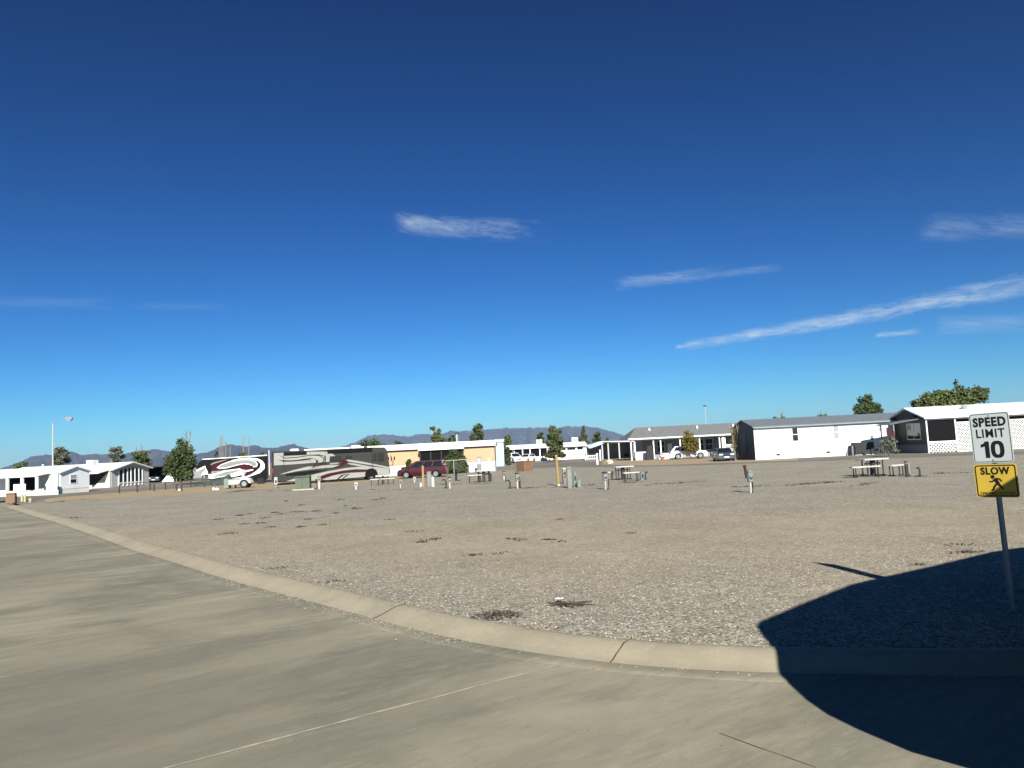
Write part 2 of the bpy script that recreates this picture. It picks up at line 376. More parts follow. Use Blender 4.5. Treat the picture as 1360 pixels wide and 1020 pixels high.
def gravel_material():
    m, b, N, L, tc, nz, rng, mix, mt = ground_nodes('crushed_gravel')
    b.inputs['Roughness'].default_value = .9
    vo = N.new('ShaderNodeTexVoronoi'); vo.inputs['Scale'].default_value = 30; vo.inputs['Randomness'].default_value = 1
    wv = N.new('ShaderNodeTexNoise'); wv.inputs['Scale'].default_value = 14
    L.new(tc.outputs['Object'], wv.inputs['Vector'])
    va = N.new('ShaderNodeVectorMath'); va.operation = 'MULTIPLY_ADD'; L.new(wv.outputs['Color'], va.inputs[0]); va.inputs[1].default_value = (.06, .06, .06); L.new(tc.outputs['Object'], va.inputs[2])
    L.new(va.outputs[0], vo.inputs['Vector'])
    sp = N.new('ShaderNodeSeparateColor'); L.new(vo.outputs['Color'], sp.inputs[0])
    cr = N.new('ShaderNodeValToRGB'); e = cr.color_ramp; e.interpolation = 'CONSTANT'
    cols = [(0, (.150, .148, .120)), (.16, (.312, .288, .228)), (.36, (.362, .330, .258)), (.55, (.288, .276, .222)), (.72, (.400, .365, .285)), (.86, (.215, .182, .140)), (.93, (.54, .51, .44))]
    while len(e.elements) < len(cols): e.elements.new(.5)
    for q, (p, c) in zip(e.elements, cols): q.position = p; q.color = (*c, 1)
    L.new(sp.outputs[0], cr.inputs[0])
    col = cr.outputs[0]
    # gaps between the stones are a darker brown
    gap = rng(vo.outputs['Distance'], .50, .85, 0, .6)
    col = mix(gap, col, (.115, .100, .078))
    # washed-in tan silt, in broad patches
    big = nz(.10, 4, .5); med = nz(.5, 5, .6)
    gx = N.new('ShaderNodeSeparateXYZ'); L.new(tc.outputs['Object'], gx.inputs[0])
    # a broad silty belt crosses the near part of the lot
    bl = mt('SUBTRACT', 1, mt('ABSOLUTE', mt('DIVIDE', mt('SUBTRACT', mt('ADD', gx.outputs['Y'], mt('MULTIPLY', gx.outputs['X'], .25)), 20.5), 8.0), 0))
    silt = mt('ADD', mt('MULTIPLY', bl, .50), mt('ADD', mt('MULTIPLY', big, 1.0), mt('MULTIPLY', med, .6)))
    sf = rng(silt, .72, 1.22, 0, .80)
    fine = nz(75, 3, .6)
    siltc = mix(fine, (.290, .242, .160), (.415, .352, .240))
    keep = rng(sp.outputs[1], .25, .9, 1, .35)
    col = mix(mt('MULTIPLY', sf, keep), col, siltc)
    v2 = N.new('ShaderNodeTexVoronoi'); v2.inputs['Scale'].default_value = 9; L.new(va.outputs[0], v2.inputs['Vector'])
    s2_ = N.new('ShaderNodeSeparateColor'); L.new(v2.outputs['Color'], s2_.inputs[0])
    clump = mt('MULTIPLY', rng(s2_.outputs[0], 0, 1, .88, 1.11), rng(nz(3.2, 5, .7), .35, .65, .94, 1.06))
    tone = mt('MULTIPLY', rng(nz(.35, 6, .6), .3, .7, .88, 1.1), clump)
    cc = N.new('ShaderNodeCombineColor'); [L.new(tone, cc.inputs[i]) for i in range(3)]
    col = mix(1.0, col, cc.outputs[0], 'MULTIPLY')
    L.new(col, b.inputs['Base Color'])
    bp = N.new('ShaderNodeBump'); bp.inputs['Strength'].default_value = .7; bp.inputs['Distance'].default_value = .018; bp.invert = True
    rn = mt('ADD', vo.outputs['Distance'], mt('MULTIPLY', sp.outputs[2], .5))
    L.new(rn, bp.inputs['Height']); L.new(bp.outputs['Normal'], b.inputs['Normal'])
    return m

U = Vector((.81, .587, 0)).normalized(); V = Vector((-U.y, U.x, 0))
def concrete_material(name, base, streaks=True, tint=(.155, .155, .125)):
    m, b, N, L, tc, nz, rng, mix, mt = ground_nodes(name)
    b.inputs['Roughness'].default_value = .82
    mp = N.new('ShaderNodeMapping'); mp.vector_type = 'POINT'
    mp.inputs['Rotation'].default_value = (0, 0, -math.atan2(U.y, U.x))
    L.new(tc.outputs['Object'], mp.inputs[0])
    st = N.new('ShaderNodeMapping'); st.inputs['Scale'].default_value = (.24, 1.0, 1); L.new(mp.outputs[0], st.inputs[0])
    col = mix(rng(nz(.45, 6, .6), .3, .7), tuple(c * .82 for c in base), tuple(c * 1.12 for c in base))
    if streaks:
        s1 = nz(.9, 7, .62, st.outputs[0], .6)
        col = mix(rng(s1, .45, .66, 0, .80), col, tint)
        s2 = nz(.35, 5, .6, st.outputs[0], .4)
        col = mix(rng(s2, .47, .64, 0, .68), col, (.105, .108, .090))
        pt = nz(.22, 6, .62, None, .8)
        col = mix(rng(pt, .49, .62, 0, .75), col, (.115, .117, .096))
        p3 = nz(.75, 7, .66, st.outputs[0], .7)
        col = mix(rng(p3, .52, .62, 0, .50), col, (.100, .102, .085))
        p4 = nz(.55, 6, .66, st.outputs[0], 1.2)
        col = mix(rng(p4, .55, .66, 0, .6), col, (.365, .320, .235))
        s5 = nz(11, 7, .72, st.outputs[0], .3)
        col = mix(rng(s5, .52, .66, 0, .42), col, (.36, .335, .255))
        s6 = nz(7, 7, .72, st.outputs[0], .5)
        col = mix(rng(s6, .54, .68, 0, .50), col, (.13, .128, .105))
        s4 = nz(4.5, 5, .7, st.outputs[0])
        col = mix(rng(s4, .54, .70, 0, .38), col, (.37, .325, .25))
        s3 = nz(.30, 5, .6)
        col = mix(rng(s3, .52, .70, 0, .50), col, (.315, .255, .18))
    if streaks and name == 'stained_concrete':
        # old tyre and oil darkening round the middle of the road
        vs = N.new('ShaderNodeVectorMath'); vs.operation = 'DISTANCE'; L.new(tc.outputs['Object'], vs.inputs[0]); vs.inputs[1].default_value = (-4.3, 7.6, 0)
        dn = mt('ADD', vs.outputs['Value'], mt('MULTIPLY', nz(.5, 5, .65, st.outputs[0], .5), 4.5))
        col = mix(rng(dn, 3.4, 7.0, .55, 0), col, (.100, .101, .085))
        vs2 = N.new('ShaderNodeVectorMath'); vs2.operation = 'DISTANCE'; L.new(tc.outputs['Object'], vs2.inputs[0]); vs2.inputs[1].default_value = (-16, 24, 0)
        dn2 = mt('ADD', vs2.outputs['Value'], mt('MULTIPLY', nz(.4, 5, .65, st.outputs[0], .5), 8))
        col = mix(rng(dn2, 5, 10, .4, 0), col, (.12, .12, .10))
    if not streaks:
        k1 = nz(1.6, 7, .68)
        col = mix(rng(k1, .46, .66, 0, .62), col, (.215, .205, .155))
        k2 = nz(5, 6, .7)
        col = mix(rng(k2, .55, .70, 0, .55), col, (.40, .365, .28))
        k3 = nz(.7, 5, .6)
        col = mix(rng(k3, .54, .68, 0, .5), col, (.26, .225, .16))
    sp = nz(34, 4, .7)
    gr_ = nz(140, 3, .7)
    col = mix(rng(gr_, .4, .7, 0, .32), col, tuple(c * 1.35 for c in base))
    col = mix(rng(sp, .35, .65, 0, .36), col, tuple(c * .68 for c in base))
    L.new(col, b.inputs['Base Color'])
    vd = N.new('ShaderNodeTexVoronoi'); vd.inputs['Scale'].default_value = 5.0; L.new(tc.outputs['Object'], vd.inputs['Vector'])
    spot = rng(vd.outputs['Distance'], .035, .07, .85, 0)
    sr = N.new('ShaderNodeSeparateColor'); L.new(vd.outputs['Color'], sr.inputs[0])
    spot = mt('MULTIPLY', spot, rng(sr.outputs[0], .45, .47))
    col = mix(spot, col, (.085, .075, .06))
    L.new(col, b.inputs['Base Color'])
    bp = N.new('ShaderNodeBump'); bp.inputs['Strength'].default_value = .25; bp.inputs['Distance'].default_value = .006
    L.new(nz(60, 5, .7), bp.inputs['Height']); L.new(bp.outputs['Normal'], b.inputs['Normal'])
    return m
def dirt_material(name, a, c, scale=.6):
    m, b, N, L, tc, nz, rng, mix, mt = ground_nodes(name)
    b.inputs['Roughness'].default_value = .95
    col = mix(rng(nz(scale, 8, .65), .3, .7), a, c)
    col = mix(rng(nz(22, 4, .7), .35, .65, 0, .4), col, tuple(q * .6 for q in a))
    L.new(col, b.inputs['Base Color'])
    bp = N.new('ShaderNodeBump'); bp.inputs['Strength'].default_value = .4; bp.inputs['Distance'].default_value = .03
    L.new(nz(18, 5, .7), bp.inputs['Height']); L.new(bp.outputs['Normal'], b.inputs['Normal'])
    return m
M['gravel'] = gravel_material()
M['road'] = concrete_material('stained_concrete', (.310, .284, .205))
M['kerb'] = concrete_material('kerb_concrete', (.325, .292, .214), False)
M['gutter'] = concrete_material('gutter_concrete', (.255, .238, .178), True, (.15, .145, .115))
M['desert'] = dirt_material('desert_soil', (.24, .18, .115), (.33, .26, .17), .02)
M['yard'] = dirt_material('yard_gravel', (.20, .175, .14), (.29, .255, .205), .25)
M['tan_dirt'] = dirt_material('tan_dirt', (.31, .245, .155), (.42, .335, .215), .5)
M['asphalt'] = dirt_material('dusty_asphalt', (.155, .148, .130), (.215, .205, .18), .3)
M['joint'] = pm('pale_joint_sealant', (.38, .345, .265), .85, .25, 9)
M['crack'] = pm('dark_crack', (.055, .048, .038), .95, .3, 9)

def sheet(name, pts, z, mat, label=None):
    me = bpy.data.meshes.new(name)
    bm = bmesh.new(); vs = [bm.verts.new((p[0], p[1], z)) for p in pts]; f = bm.faces.new(vs)
    if f.normal.z < 0: f.normal_flip()
    bmesh.ops.triangulate(bm, faces=[f])
    bm.to_mesh(me); bm.free(); me.materials.append(mat)
    o = bpy.data.objects.new(name, me); COL.objects.link(o); o['kind'] = 'structure'
    return o
GB = 30000
sheet('ground', [(-GB, -400), (GB, -400), (GB, GB), (-GB, GB)], -.06, M['desert'])

# edge between gravel and kerb, traced where it runs on the ground
edge_px = [(22, 671.7), (56, 681), (93, 690), (149, 706), (205, 724), (261, 737.6), (317, 753.6), (372.6, 766.5), (447, 783), (494, 793.5), (538, 804), (582, 815), (626, 823.5), (670.6, 831.5), (714.7, 838.6), (759, 845), (816, 851.5), (869, 856.3), (935, 860.3), (1019, 862), (1120, 862.5), (1240, 863), (1360, 864)]
edge = [G(x, y).to_2d() for x, y in edge_px]
d0 = (edge[0] - edge[3]).normalized()
edge = [edge[0] + d0 * 2.2] + edge
# past the frame the kerb keeps turning until it follows the side street
tang = (edge[-1] - edge[-4]).normalized(); ang = math.atan2(tang.y, tang.x); tgt = math.atan2(U.y, U.x)
p = edge[-1].copy()
for k in range(14):
    ang += min(.09, max(0, tgt - ang)); p = p + Vector((math.cos(ang), math.sin(ang))) * (.6 if k < 10 else 8); edge.append(p.copy())
def resample(pl, step):
    out = [pl[0]]; acc = 0
    for a, b_ in zip(pl, pl[1:]):
        ln = (b_ - a).length; t = step - acc
        while t <= ln: out.append(a + (b_ - a) * (t / ln)); t += step
        acc = (acc + ln) % step
    out.append(pl[-1]); return out
def smooth(pl, it):
    for _ in range(it): pl = [pl[0]] + [(a + b_ * 2 + c) / 4 for a, b_, c in zip(pl, pl[1:], pl[2:])] + [pl[-1]]
    return pl
edge = smooth(resample(edge, .35), 12)
def offset(pl, d):                      # to the road side (right-hand side when walking left to right is the road)
    out = []
    for i, q in enumerate(pl):
        t = (pl[min(i + 1, len(pl) - 1)] - pl[max(i - 1, 0)]).normalized()
        out.append(q + Vector((t.y, -t.x)) * d)
    return out
# lot gravel and yard beyond
far = [Vector((60, 20)), Vector((62, 66)), Vector((36, 67)), Vector((30.5, 69)), Vector((20, 73)), Vector((11.5, 81)), Vector((4, 92)), Vector((-2, 90)), Vector((-14, 86)), Vector((-20, 74)), Vector((-24, 63)), G(330, 650).to_2d(), G(250, 655).to_2d(), G(180, 659).to_2d(), G(120, 662.5).to_2d(), G(60, 667).to_2d()]
inner = offset(edge, .06)
sheet('gravel_lot', inner[3:] + far, LOT, M['gravel'])
yard_in = offset(edge, -.5)
sheet('yard_ground', yard_in + [Vector((150, 60)), Vector((180, 330)), Vector((-260, 330)), Vector((-150, 120)), Vector((-75, 84)), Vector((-52, 77))], LOT - .012, M['yard'])
# concrete road on the near side of the kerb
sheet('road', [Vector((-140, 150)), Vector((-48, 74))] + offset(edge, .1) + [Vector((90, 20)), Vector((60, -60)), Vector((-60, -60)), Vector((-170, 90))], 0, M['road'])
# rolled kerb with gutter pan: swept profile (offset towards the road, height)
prof = [(-.10, LOT - .03), (-.02, LOT + .012), (.06, LOT + .016), (.14, LOT + .008), (.26, .095), (.38, .052), (.46, .026), (.54, .0105)]
def sweep(name, pl, prof, mat):
    lines = [offset(pl, o) for o, z in prof]; mb = MB(); n = len(pl)
    for i in range(n):
        for (o, z), ln in zip(prof, lines):
            wob = .006 * noise.noise(Vector((ln[i].x * .8, ln[i].y * .8, o * 4)))
            mb.v.append((ln[i].x, ln[i].y, z + wob))
    k = len(prof)
    for i in range(n - 1):
        for j in range(k - 1): mb.f.append((i * k + j, i * k + j + 1, (i + 1) * k + j + 1, (i + 1) * k + j))
    o = mb.build(name, mat, smooth=True); o['kind'] = 'structure'; return o
sweep('kerb', edge, prof, M['kerb'])
sweep('gutter', edge, [(.50, .006), (.545, .010), (.66, .011), (.80, .009), (.84, -.01)], M['gutter'])
# joints across the kerb and in the slabs
def strip(name, pts, wid, z, mat, jitter=0):
    mb = MB(); pts = [Vector(q).to_2d() for q in pts]
    pts = resample(pts, .10) if jitter else pts
    n = len(pts); ls = []
    for i, q in enumerate(pts):
        t = (pts[min(i + 1, n - 1)] - pts[max(i - 1, 0)]).normalized(); nn = Vector((-t.y, t.x))
        w_ = wid * max(.12, 1 + 1.5 * jitter * noise.noise(Vector((q.x * 4.3, q.y * 4.3, 1)))); c = nn * (jitter * .030 * noise.noise(Vector((q.x * 1.7, q.y * 1.7, 5))))
        ls += [(*(q + nn * w_ / 2 + c), z), (*(q - nn * w_ / 2 + c), z)]
    fs = [(2 * i, 2 * i + 1, 2 * i + 3, 2 * i + 2) for i in range(n - 1)]
    mb.add(ls, [f[::-1] for f in fs] if False else fs)
    o = mb.build(name, mat); o['kind'] = 'structure'
    return o
def kerb_joint(px, py):
    q = G(px, py).to_2d(); i = min(range(len(edge)), key=lambda k: (edge[k] - q).length)
    t = (edge[i + 1] - edge[i - 1]).normalized(); nn = Vector((t.y, -t.x)); mb = MB()
    pr = [(-.08, LOT + .0), (.0, LOT + .018), (.06, LOT + .021), (.14, LOT + .014), (.26, .102), (.38, .062), (.46, .037), (.56, .018)]
    vs = []
    for o, z in pr:
        c = edge[i] + nn * o + t * (.03 * noise.noise(Vector((o * 7, px, 0)))); wd = .008 + .006 * abs(noise.noise(Vector((o * 19, px, 3))))
        vs += [(*(c + t * wd), z), (*(c - t * wd), z)]
    mb.add(vs, [(2 * k, 2 * k + 1, 2 * k + 3, 2 * k + 2) for k in range(len(pr) - 1)])
    o = mb.build('kerb_joint', M['crack']); o['kind'] = 'structure'
for q in ((538, 804), (822, 852)): kerb_joint(*q)
def uline(px, py, a, b_):               # a slab joint through a point of the road, along the side-street direction
    q = G(px, py, 0).to_2d(); return [q + U.to_2d() * a, q + U.to_2d() * b_]
for px, py, a, b_, wd in ((480, 952, -3.2, 2.38, .028), (215, 862, -14, 2.55, .020)):
    strip('road_joint', uline(px, py, a, b_), wd, .0045, M['joint'], .6)
for px, py, a, b_, wd in ((300, 762, -16, .45, .010),):
    strip('road_joint', uline(px, py, a, b_), wd, .0045, M['crack'], .8)
strip('road_crack', [G(x, y, 0) for x, y in ((955, 974), (1000, 990), (1040, 1003), (1085, 1020))], .006, .0045, M['crack'], .9)
# far surfaces: side street, dirt verges and the pale gutter line before the houses
Z1 = LOT + .004
sheet('dirt_verge', [G(x, y).to_2d() for x, y in ((60, 668), (120, 663), (180, 660), (250, 656), (330, 651), (420, 645), (520, 637), (515, 632), (420, 640), (330, 641), (250, 645), (180, 650), (120, 656), (60, 662.5))], Z1, M['tan_dirt'])
sheet('side_street', [G(x, y).to_2d() for x, y in ((-40, 668), (0, 666), (50, 663), (120, 657), (200, 651), (300, 644.5), (300, 642), (200, 647.5), (120, 653), (50, 658), (0, 661), (-40, 663))], Z1 + .006, M['asphalt'])
sheet('house_street', [G(x, y).to_2d() for x, y in ((1420, 603), (1243, 606.5), (1140, 610.5), (960, 617), (830, 620.5), (760, 619), (720, 620), (690, 622), (690, 617), (740, 613), (800, 614), (860, 614.5), (960, 612.5), (1140, 604.5), (1420, 598))], Z1, M['asphalt'])
strip('pale_kerb_line', [G(x, y) for x, y in ((1400, 602.2), (1243, 607), (1140, 611), (1050, 614.5), (960, 617.5), (890, 619.5), (830, 621))], .8, Z1 + .008, M['concrete_pad'])
strip('pale_kerb_line', [G(x, y) for x, y in ((690, 618.5), (720, 617), (760, 613.5), (790, 612.5))], .8, Z1 + .008, M['concrete_pad'])
sheet('brown_yard', [G(x, y).to_2d() for x, y in ((800, 617), (860, 618.5), (960, 614.8), (1060, 611.5), (1060, 609.5), (985, 611.5), (960, 609), (830, 610), (800, 612))], Z1 + .004, M['tan_dirt'])

# ------------------------------------------------------------------ mountains
def hills(name, sil, D, depth, mat, seed, rough=1.0):
    """a range whose crest follows the given outline, with ravines running down its face"""
    xs = [s[0] for s in sil]; n = int((xs[-1] - xs[0]) / 1.6); rows = 26; mb = MB()
    for i in range(n + 1):
        x = xs[0] + (xs[-1] - xs[0]) * i / n
        k = max(j for j in range(len(sil)) if sil[j][0] <= x + 1e-6); k = min(k, len(sil) - 2)
        f = (x - sil[k][0]) / (sil[k + 1][0] - sil[k][0]); y = sil[k][1] * (1 - f) + sil[k + 1][1] * f
        top = P(x, y, D)
        hh = max(4.0, top.z - H)
        hh += hh * .055 * rough * noise.fractal(Vector((x * .16, seed, 0)), .7, 2, 5)
        for r in range(rows):
            t = r / (rows - 6)
            if t <= 1:
                yy = D - depth * (1 - t); prof_ = t ** 1.5
                rv = noise.ridged_multi_fractal(Vector((top.x / (D * .022), t * 1.1, seed)), 1, 2.1, 5, 1, 2) - 1.1
                z = hh * (prof_ + .34 * rough * rv * math.sin(min(1, t) * PI) ** .8 * (1.1 - t * .6))
            else:
                yy = D + depth * (t - 1) * 1.5; z = hh * (1 - (t - 1) * 1.7)
            mb.v.append((top.x * yy / D, yy, max(-2, z + .02)))
    for i in range(n):
        for r in range(rows - 1): mb.f.append((i * rows + r, (i + 1) * rows + r, (i + 1) * rows + r + 1, i * rows + r + 1))
    o = mb.build(name, mat, smooth=True); o['kind'] = 'structure'; return o
def rock_material(name, a, b_, c):
    m, bb, N, L, tc, nz, rng, mix, mt = ground_nodes(name)
    bb.inputs['Roughness'].default_value = 1
    col = mix(rng(nz(.0022, 8, .65), .35, .65), a, b_)
    col = mix(rng(nz(.006, 6, .7), .56, .68, 0, .7), col, c)
    L.new(col, bb.inputs['Base Color']); return m
M['rock_a'] = rock_material('scrub_covered_rock', (.036, .040, .046), (.080, .080, .084), (.14, .125, .115))
M['rock_b'] = rock_material('bare_desert_rock', (.042, .047, .052), (.095, .094, .095), (.34, .27, .22))
left_sil = [(-420, 640), (-300, 622), (-200, 630), (-100, 625), (-40, 632), (0, 622), (30, 612), (40, 606.5), (58, 604), (80, 602), (90, 600), (98, 599.5), (108, 604), (125, 602.3), (145, 603), (165, 603), (180, 599), (196, 597), (206, 596), (214, 597), (225, 598.5), (245, 603), (262, 602), (276, 600.5), (284, 597), (292, 593), (300, 590.5), (318, 591), (330, 592.5), (336, 590.3), (348, 593.5), (362, 595), (372, 593), (382, 590), (390, 589.5), (400, 593), (415, 597), (440, 600), (480, 606), (520, 612)]
right_sil = [(360, 612), (430, 600), (470, 588), (488, 579), (505, 576.5), (520, 577.5), (543, 580), (552, 577), (562, 576), (575, 577), (590, 575), (600, 572), (612, 572.5), (640, 570.5), (655, 569.5), (676, 568), (690, 568.5), (706, 567.8), (724, 567.3), (740, 569), (752, 565.5), (764, 566.5), (778, 566), (792, 567.5), (806, 571), (818, 574.5), (830, 578.5), (842, 583), (860, 587), (900, 588), (1000, 583), (1200, 575), (1400, 562), (1700, 545)]
hills('mountain', left_sil, 7000, 1800, M['rock_a'], 3.3)
hills('mountain', right_sil, 10500, 2600, M['rock_b'], 8.1)

# ------------------------------------------------------------------ haze
hz = MB().box(-15000, 15000, -60, 16500, -1.2, 430).build('haze', bpy.data.materials.new('haze_air'))
tag(hz, 'thin blue haze lying over the valley before the mountains', 'haze', kind='stuff')
hm = hz.data.materials[0]; hm.use_nodes = True; nt = hm.node_tree; nt.nodes.clear()
out = nt.nodes.new('ShaderNodeOutputMaterial'); pv = nt.nodes.new('ShaderNodeVolumePrincipled')
pv.inputs['Color'].default_value = (.42, .64, 1, 1); pv.inputs['Density'].default_value = HAZE
pv.inputs['Anisotropy'].default_value = 0
nt.links.new(pv.outputs[0], out.inputs['Volume'])
# ------------------------------------------------------------------ speed sign
def text_mesh(name, body, size, mat, parent, cx, cz, y, width=None, bold=.0, ext=.0012):
    cu = bpy.data.curves.new(name + '_curve', 'FONT'); cu.body = body; cu.align_x = 'CENTER'; cu.align_y = 'CENTER'
    cu.size = size; cu.space_character = 1.12; cu.offset = bold; cu.extrude = ext; cu.resolution_u = 4
    t = bpy.data.objects.new('tmp', cu); COL.objects.link(t)
    bpy.context.view_layer.update()
    me = bpy.data.meshes.new_from_object(t.evaluated_get(bpy.context.evaluated_depsgraph_get()))
    bpy.data.objects.remove(t)
    xs = [v.co.x for v in me.vertices]; ys = [v.co.y for v in me.vertices]
    sx = (width / (max(xs) - min(xs))) if width else 1
    mx_, my_ = (max(xs) + min(xs)) / 2, (max(ys) + min(ys)) / 2
    for v in me.vertices: v.co = Vector((cx + (v.co.x - mx_) * sx, y - v.co.z, cz + (v.co.y - my_)))
    me.name = name; me.materials.clear(); me.materials.append(mat)
    o = bpy.data.objects.new(name, me); COL.objects.link(o); o.parent = parent; return o
def rrect(x0, x1, z0, z1, r, n=5):
    pts = []
    for cx, cz, a0 in ((x1 - r, z0 + r, -90), (x1 - r, z1 - r, 0), (x0 + r, z1 - r, 90), (x0 + r, z0 + r, 180)):
        for k in range(n + 1):
            a = R(a0 + 90 * k / n); pts.append((cx + r * math.cos(a), cz + r * math.sin(a)))
    return pts
def ring_plate(mb, outer, inner, y0, y1):
    n = len(outer)
    v = [(p[0], y0, p[1]) for p in outer] + [(p[0], y0, p[1]) for p in inner]
    mb.add(v, [(i, (i + 1) % n, (i + 1) % n + n, i + n) for i in range(n)])
base, mpp = at(1345, 811)
sg = thing('speed_limit_sign', 'white speed limit 10 sign above a yellow slow sign on a thin steel post', 'road sign', (base.x, base.y, LOT), 0)
sg.rotation_euler = (0, R(-1.0), R(-54))
pz0 = 2.2 + .03
tops = P(1315, 548, base.y).z - LOT
zs1 = tops; zs0 = zs1 - .635; zy1 = zs0 - .018; zy0 = zy1 - .42
MB().box(-.030, .030, .0, .012, 0, zs1 - .03).box(-.030, -.020, -.012, 0, 0, zs1 - .03).box(.020, .030, -.012, 0, 0, zs1 - .03).build('post', M['post_galv'], sg)
plate = MB().prism_y(rrect(-.236, .236, zs0, zs1, .035), -.018, -.014).build('speed_plate', M['sign_white'], sg)
bd = MB(); ring_plate(bd, rrect(-.226, .226, zs0 + .010, zs1 - .010, .03), rrect(-.219, .219, zs0 + .017, zs1 - .017, .025), -.0195, 0)
bd.build('border', M['sign_black'], plate)
zc = (zs0 + zs1) / 2
text_mesh('lettering', 'SPEED', .155, M['sign_black'], plate, 0, zs1 - .115, -.0195, .385, .0060)
text_mesh('lettering', 'LIMIT', .155, M['sign_black'], plate, 0, zs1 - .26, -.0195, .335, .0020)
zn0, zn1 = zs0 + .062, zs0 + .272
nb_ = MB().prism_y([(-.085, zn0), (-.033, zn0), (-.033, zn1), (-.080, zn1), (-.092, zn1 - .022), (-.132, zn1 - .040), (-.132, zn1 - .078), (-.085, zn1 - .062)], -.0195, -.0182)
def oval(cx, cz, rx, rz_, n=28): return [(cx + rx * (1 if math.cos(2 * PI * k / n) > 0 else -1) * abs(math.cos(2 * PI * k / n)) ** .75, cz + rz_ * (1 if math.sin(2 * PI * k / n) > 0 else -1) * abs(math.sin(2 * PI * k / n)) ** .75) for k in range(n)]
ring_plate(nb_, oval(.062, (zn0 + zn1) / 2, .078, .109), oval(.062, (zn0 + zn1) / 2, .028, .066), -.0195, 0)
nb_.build('number', M['sign_black'], plate)
yp = MB().prism_y(rrect(-.25, .25, zy0, zy1, .035), -.018, -.014).build('caution_plate', M['sign_yellow'], sg)
bd = MB(); ring_plate(bd, rrect(-.238, .238, zy0 + .012, zy1 - .012, .03), rrect(-.224, .224, zy0 + .026, zy1 - .026, .022), -.0195, 0)
bd.build('border', M['sign_black'], yp)
text_mesh('lettering', 'SLOW', .125, M['sign_black'], yp, 0, zy1 - .085, -.0195, .34, .0045)
text_mesh('lettering', 'CHILDREN PLAYING', .047, M['sign_black'], yp, 0, zy0 + .052, -.0195, .40, .0005)
# running child pictogram
zr = zy0 + .175
runner = MB()
def blob(cx, cz, r, n=12): runner.prism_y([(cx + r * math.cos(2 * PI * k / n), cz + r * math.sin(2 * PI * k / n)) for k in range(n)], -.0205, -.0185)
def limb(pts, w0, w1):
    for (x0, z0), (x1, z1), wa, wb in zip(pts, pts[1:], [w0] + [(w0 + w1) / 2] * 9, [(w0 + w1) / 2] * (len(pts) - 2) + [w1]):
        d = Vector((x1 - x0, z1 - z0)).normalized(); nx, nz_ = -d.y, d.x
        runner.prism_y([(x0 + nx * wa, z0 + nz_ * wa), (x1 + nx * wb, z1 + nz_ * wb), (x1 - nx * wb, z1 - nz_ * wb), (x0 - nx * wa, z0 - nz_ * wa)], -.0205 - .0003 * len(runner.f) / 60, -.0185)
blob(-.036, zr + .085, .024); limb([(-.012, zr + .065), (.022, zr - .005)], .026, .019)
limb([(-.012, zr + .055), (-.045, zr + .022), (-.082, zr + .026)], .010, .007)
limb([(.0, zr + .06), (.042, zr + .058), (.066, zr + .022)], .010, .007)
limb([(.018, zr - .0), (-.022, zr - .030), (-.045, zr - .078), (-.068, zr - .085)], .016, .007)
limb([(.022, zr - .0), (.05, zr - .045), (.078, zr - .075)], .016, .007)
runner.build('running_figure', M['sign_black'], yp)
for z in (zs1 - .035, zs0 + .035, zy1 - .05):
    bo = MB().tube([(0, -.014, z), (0, -.024, z)], .009, 8).build('bolt', M['steel'], plate if z > zs0 else yp)

# ------------------------------------------------------------------ dwellings
def opening(root, x0, x1, z0, z1, y, wallx=None, frame=M['white'], pane=M['glass'], bars=0, fw=.06, side=None, sash=True, name='window'):
    """window in the front wall (side=None, face at y) or in an end wall (side=+1/-1, face at x=wallx, spanning y)"""
    mb = MB(); g = MB()
    def bx(m, a0, a1, b0, b1, o0, o1):
        if side is None: m.box(a0, a1, y - o1, y - o0, b0, b1)
        else:
            q = sorted((wallx + side * o0, wallx + side * o1)); m.box(q[0], q[1], a0, a1, b0, b1)
    bx(mb, x0, x1, z1 - fw, z1, -.02, .035); bx(mb, x0, x1, z0, z0 + fw, -.02, .045)
    bx(mb, x0, x0 + fw, z0 + fw, z1 - fw, -.02, .035); bx(mb, x1 - fw, x1, z0 + fw, z1 - fw, -.02, .035)
    if sash: bx(mb, x0 + fw, x1 - fw, (z0 + z1) / 2 - fw / 2, (z0 + z1) / 2 + fw / 2, -.02, .03)
    for k in range(bars):
        c = x0 + (x1 - x0) * (k + 1) / (bars + 1); bx(mb, c - fw / 2, c + fw / 2, z0 + fw, z1 - fw, -.02, .028)
    fo = mb.build(name, frame, root)
    bx(g, x0 + fw * .5, x1 - fw * .5, z0 + fw * .5, z1 - fw * .5, -.015, .012); g.build('pane', pane, fo)
    return fo
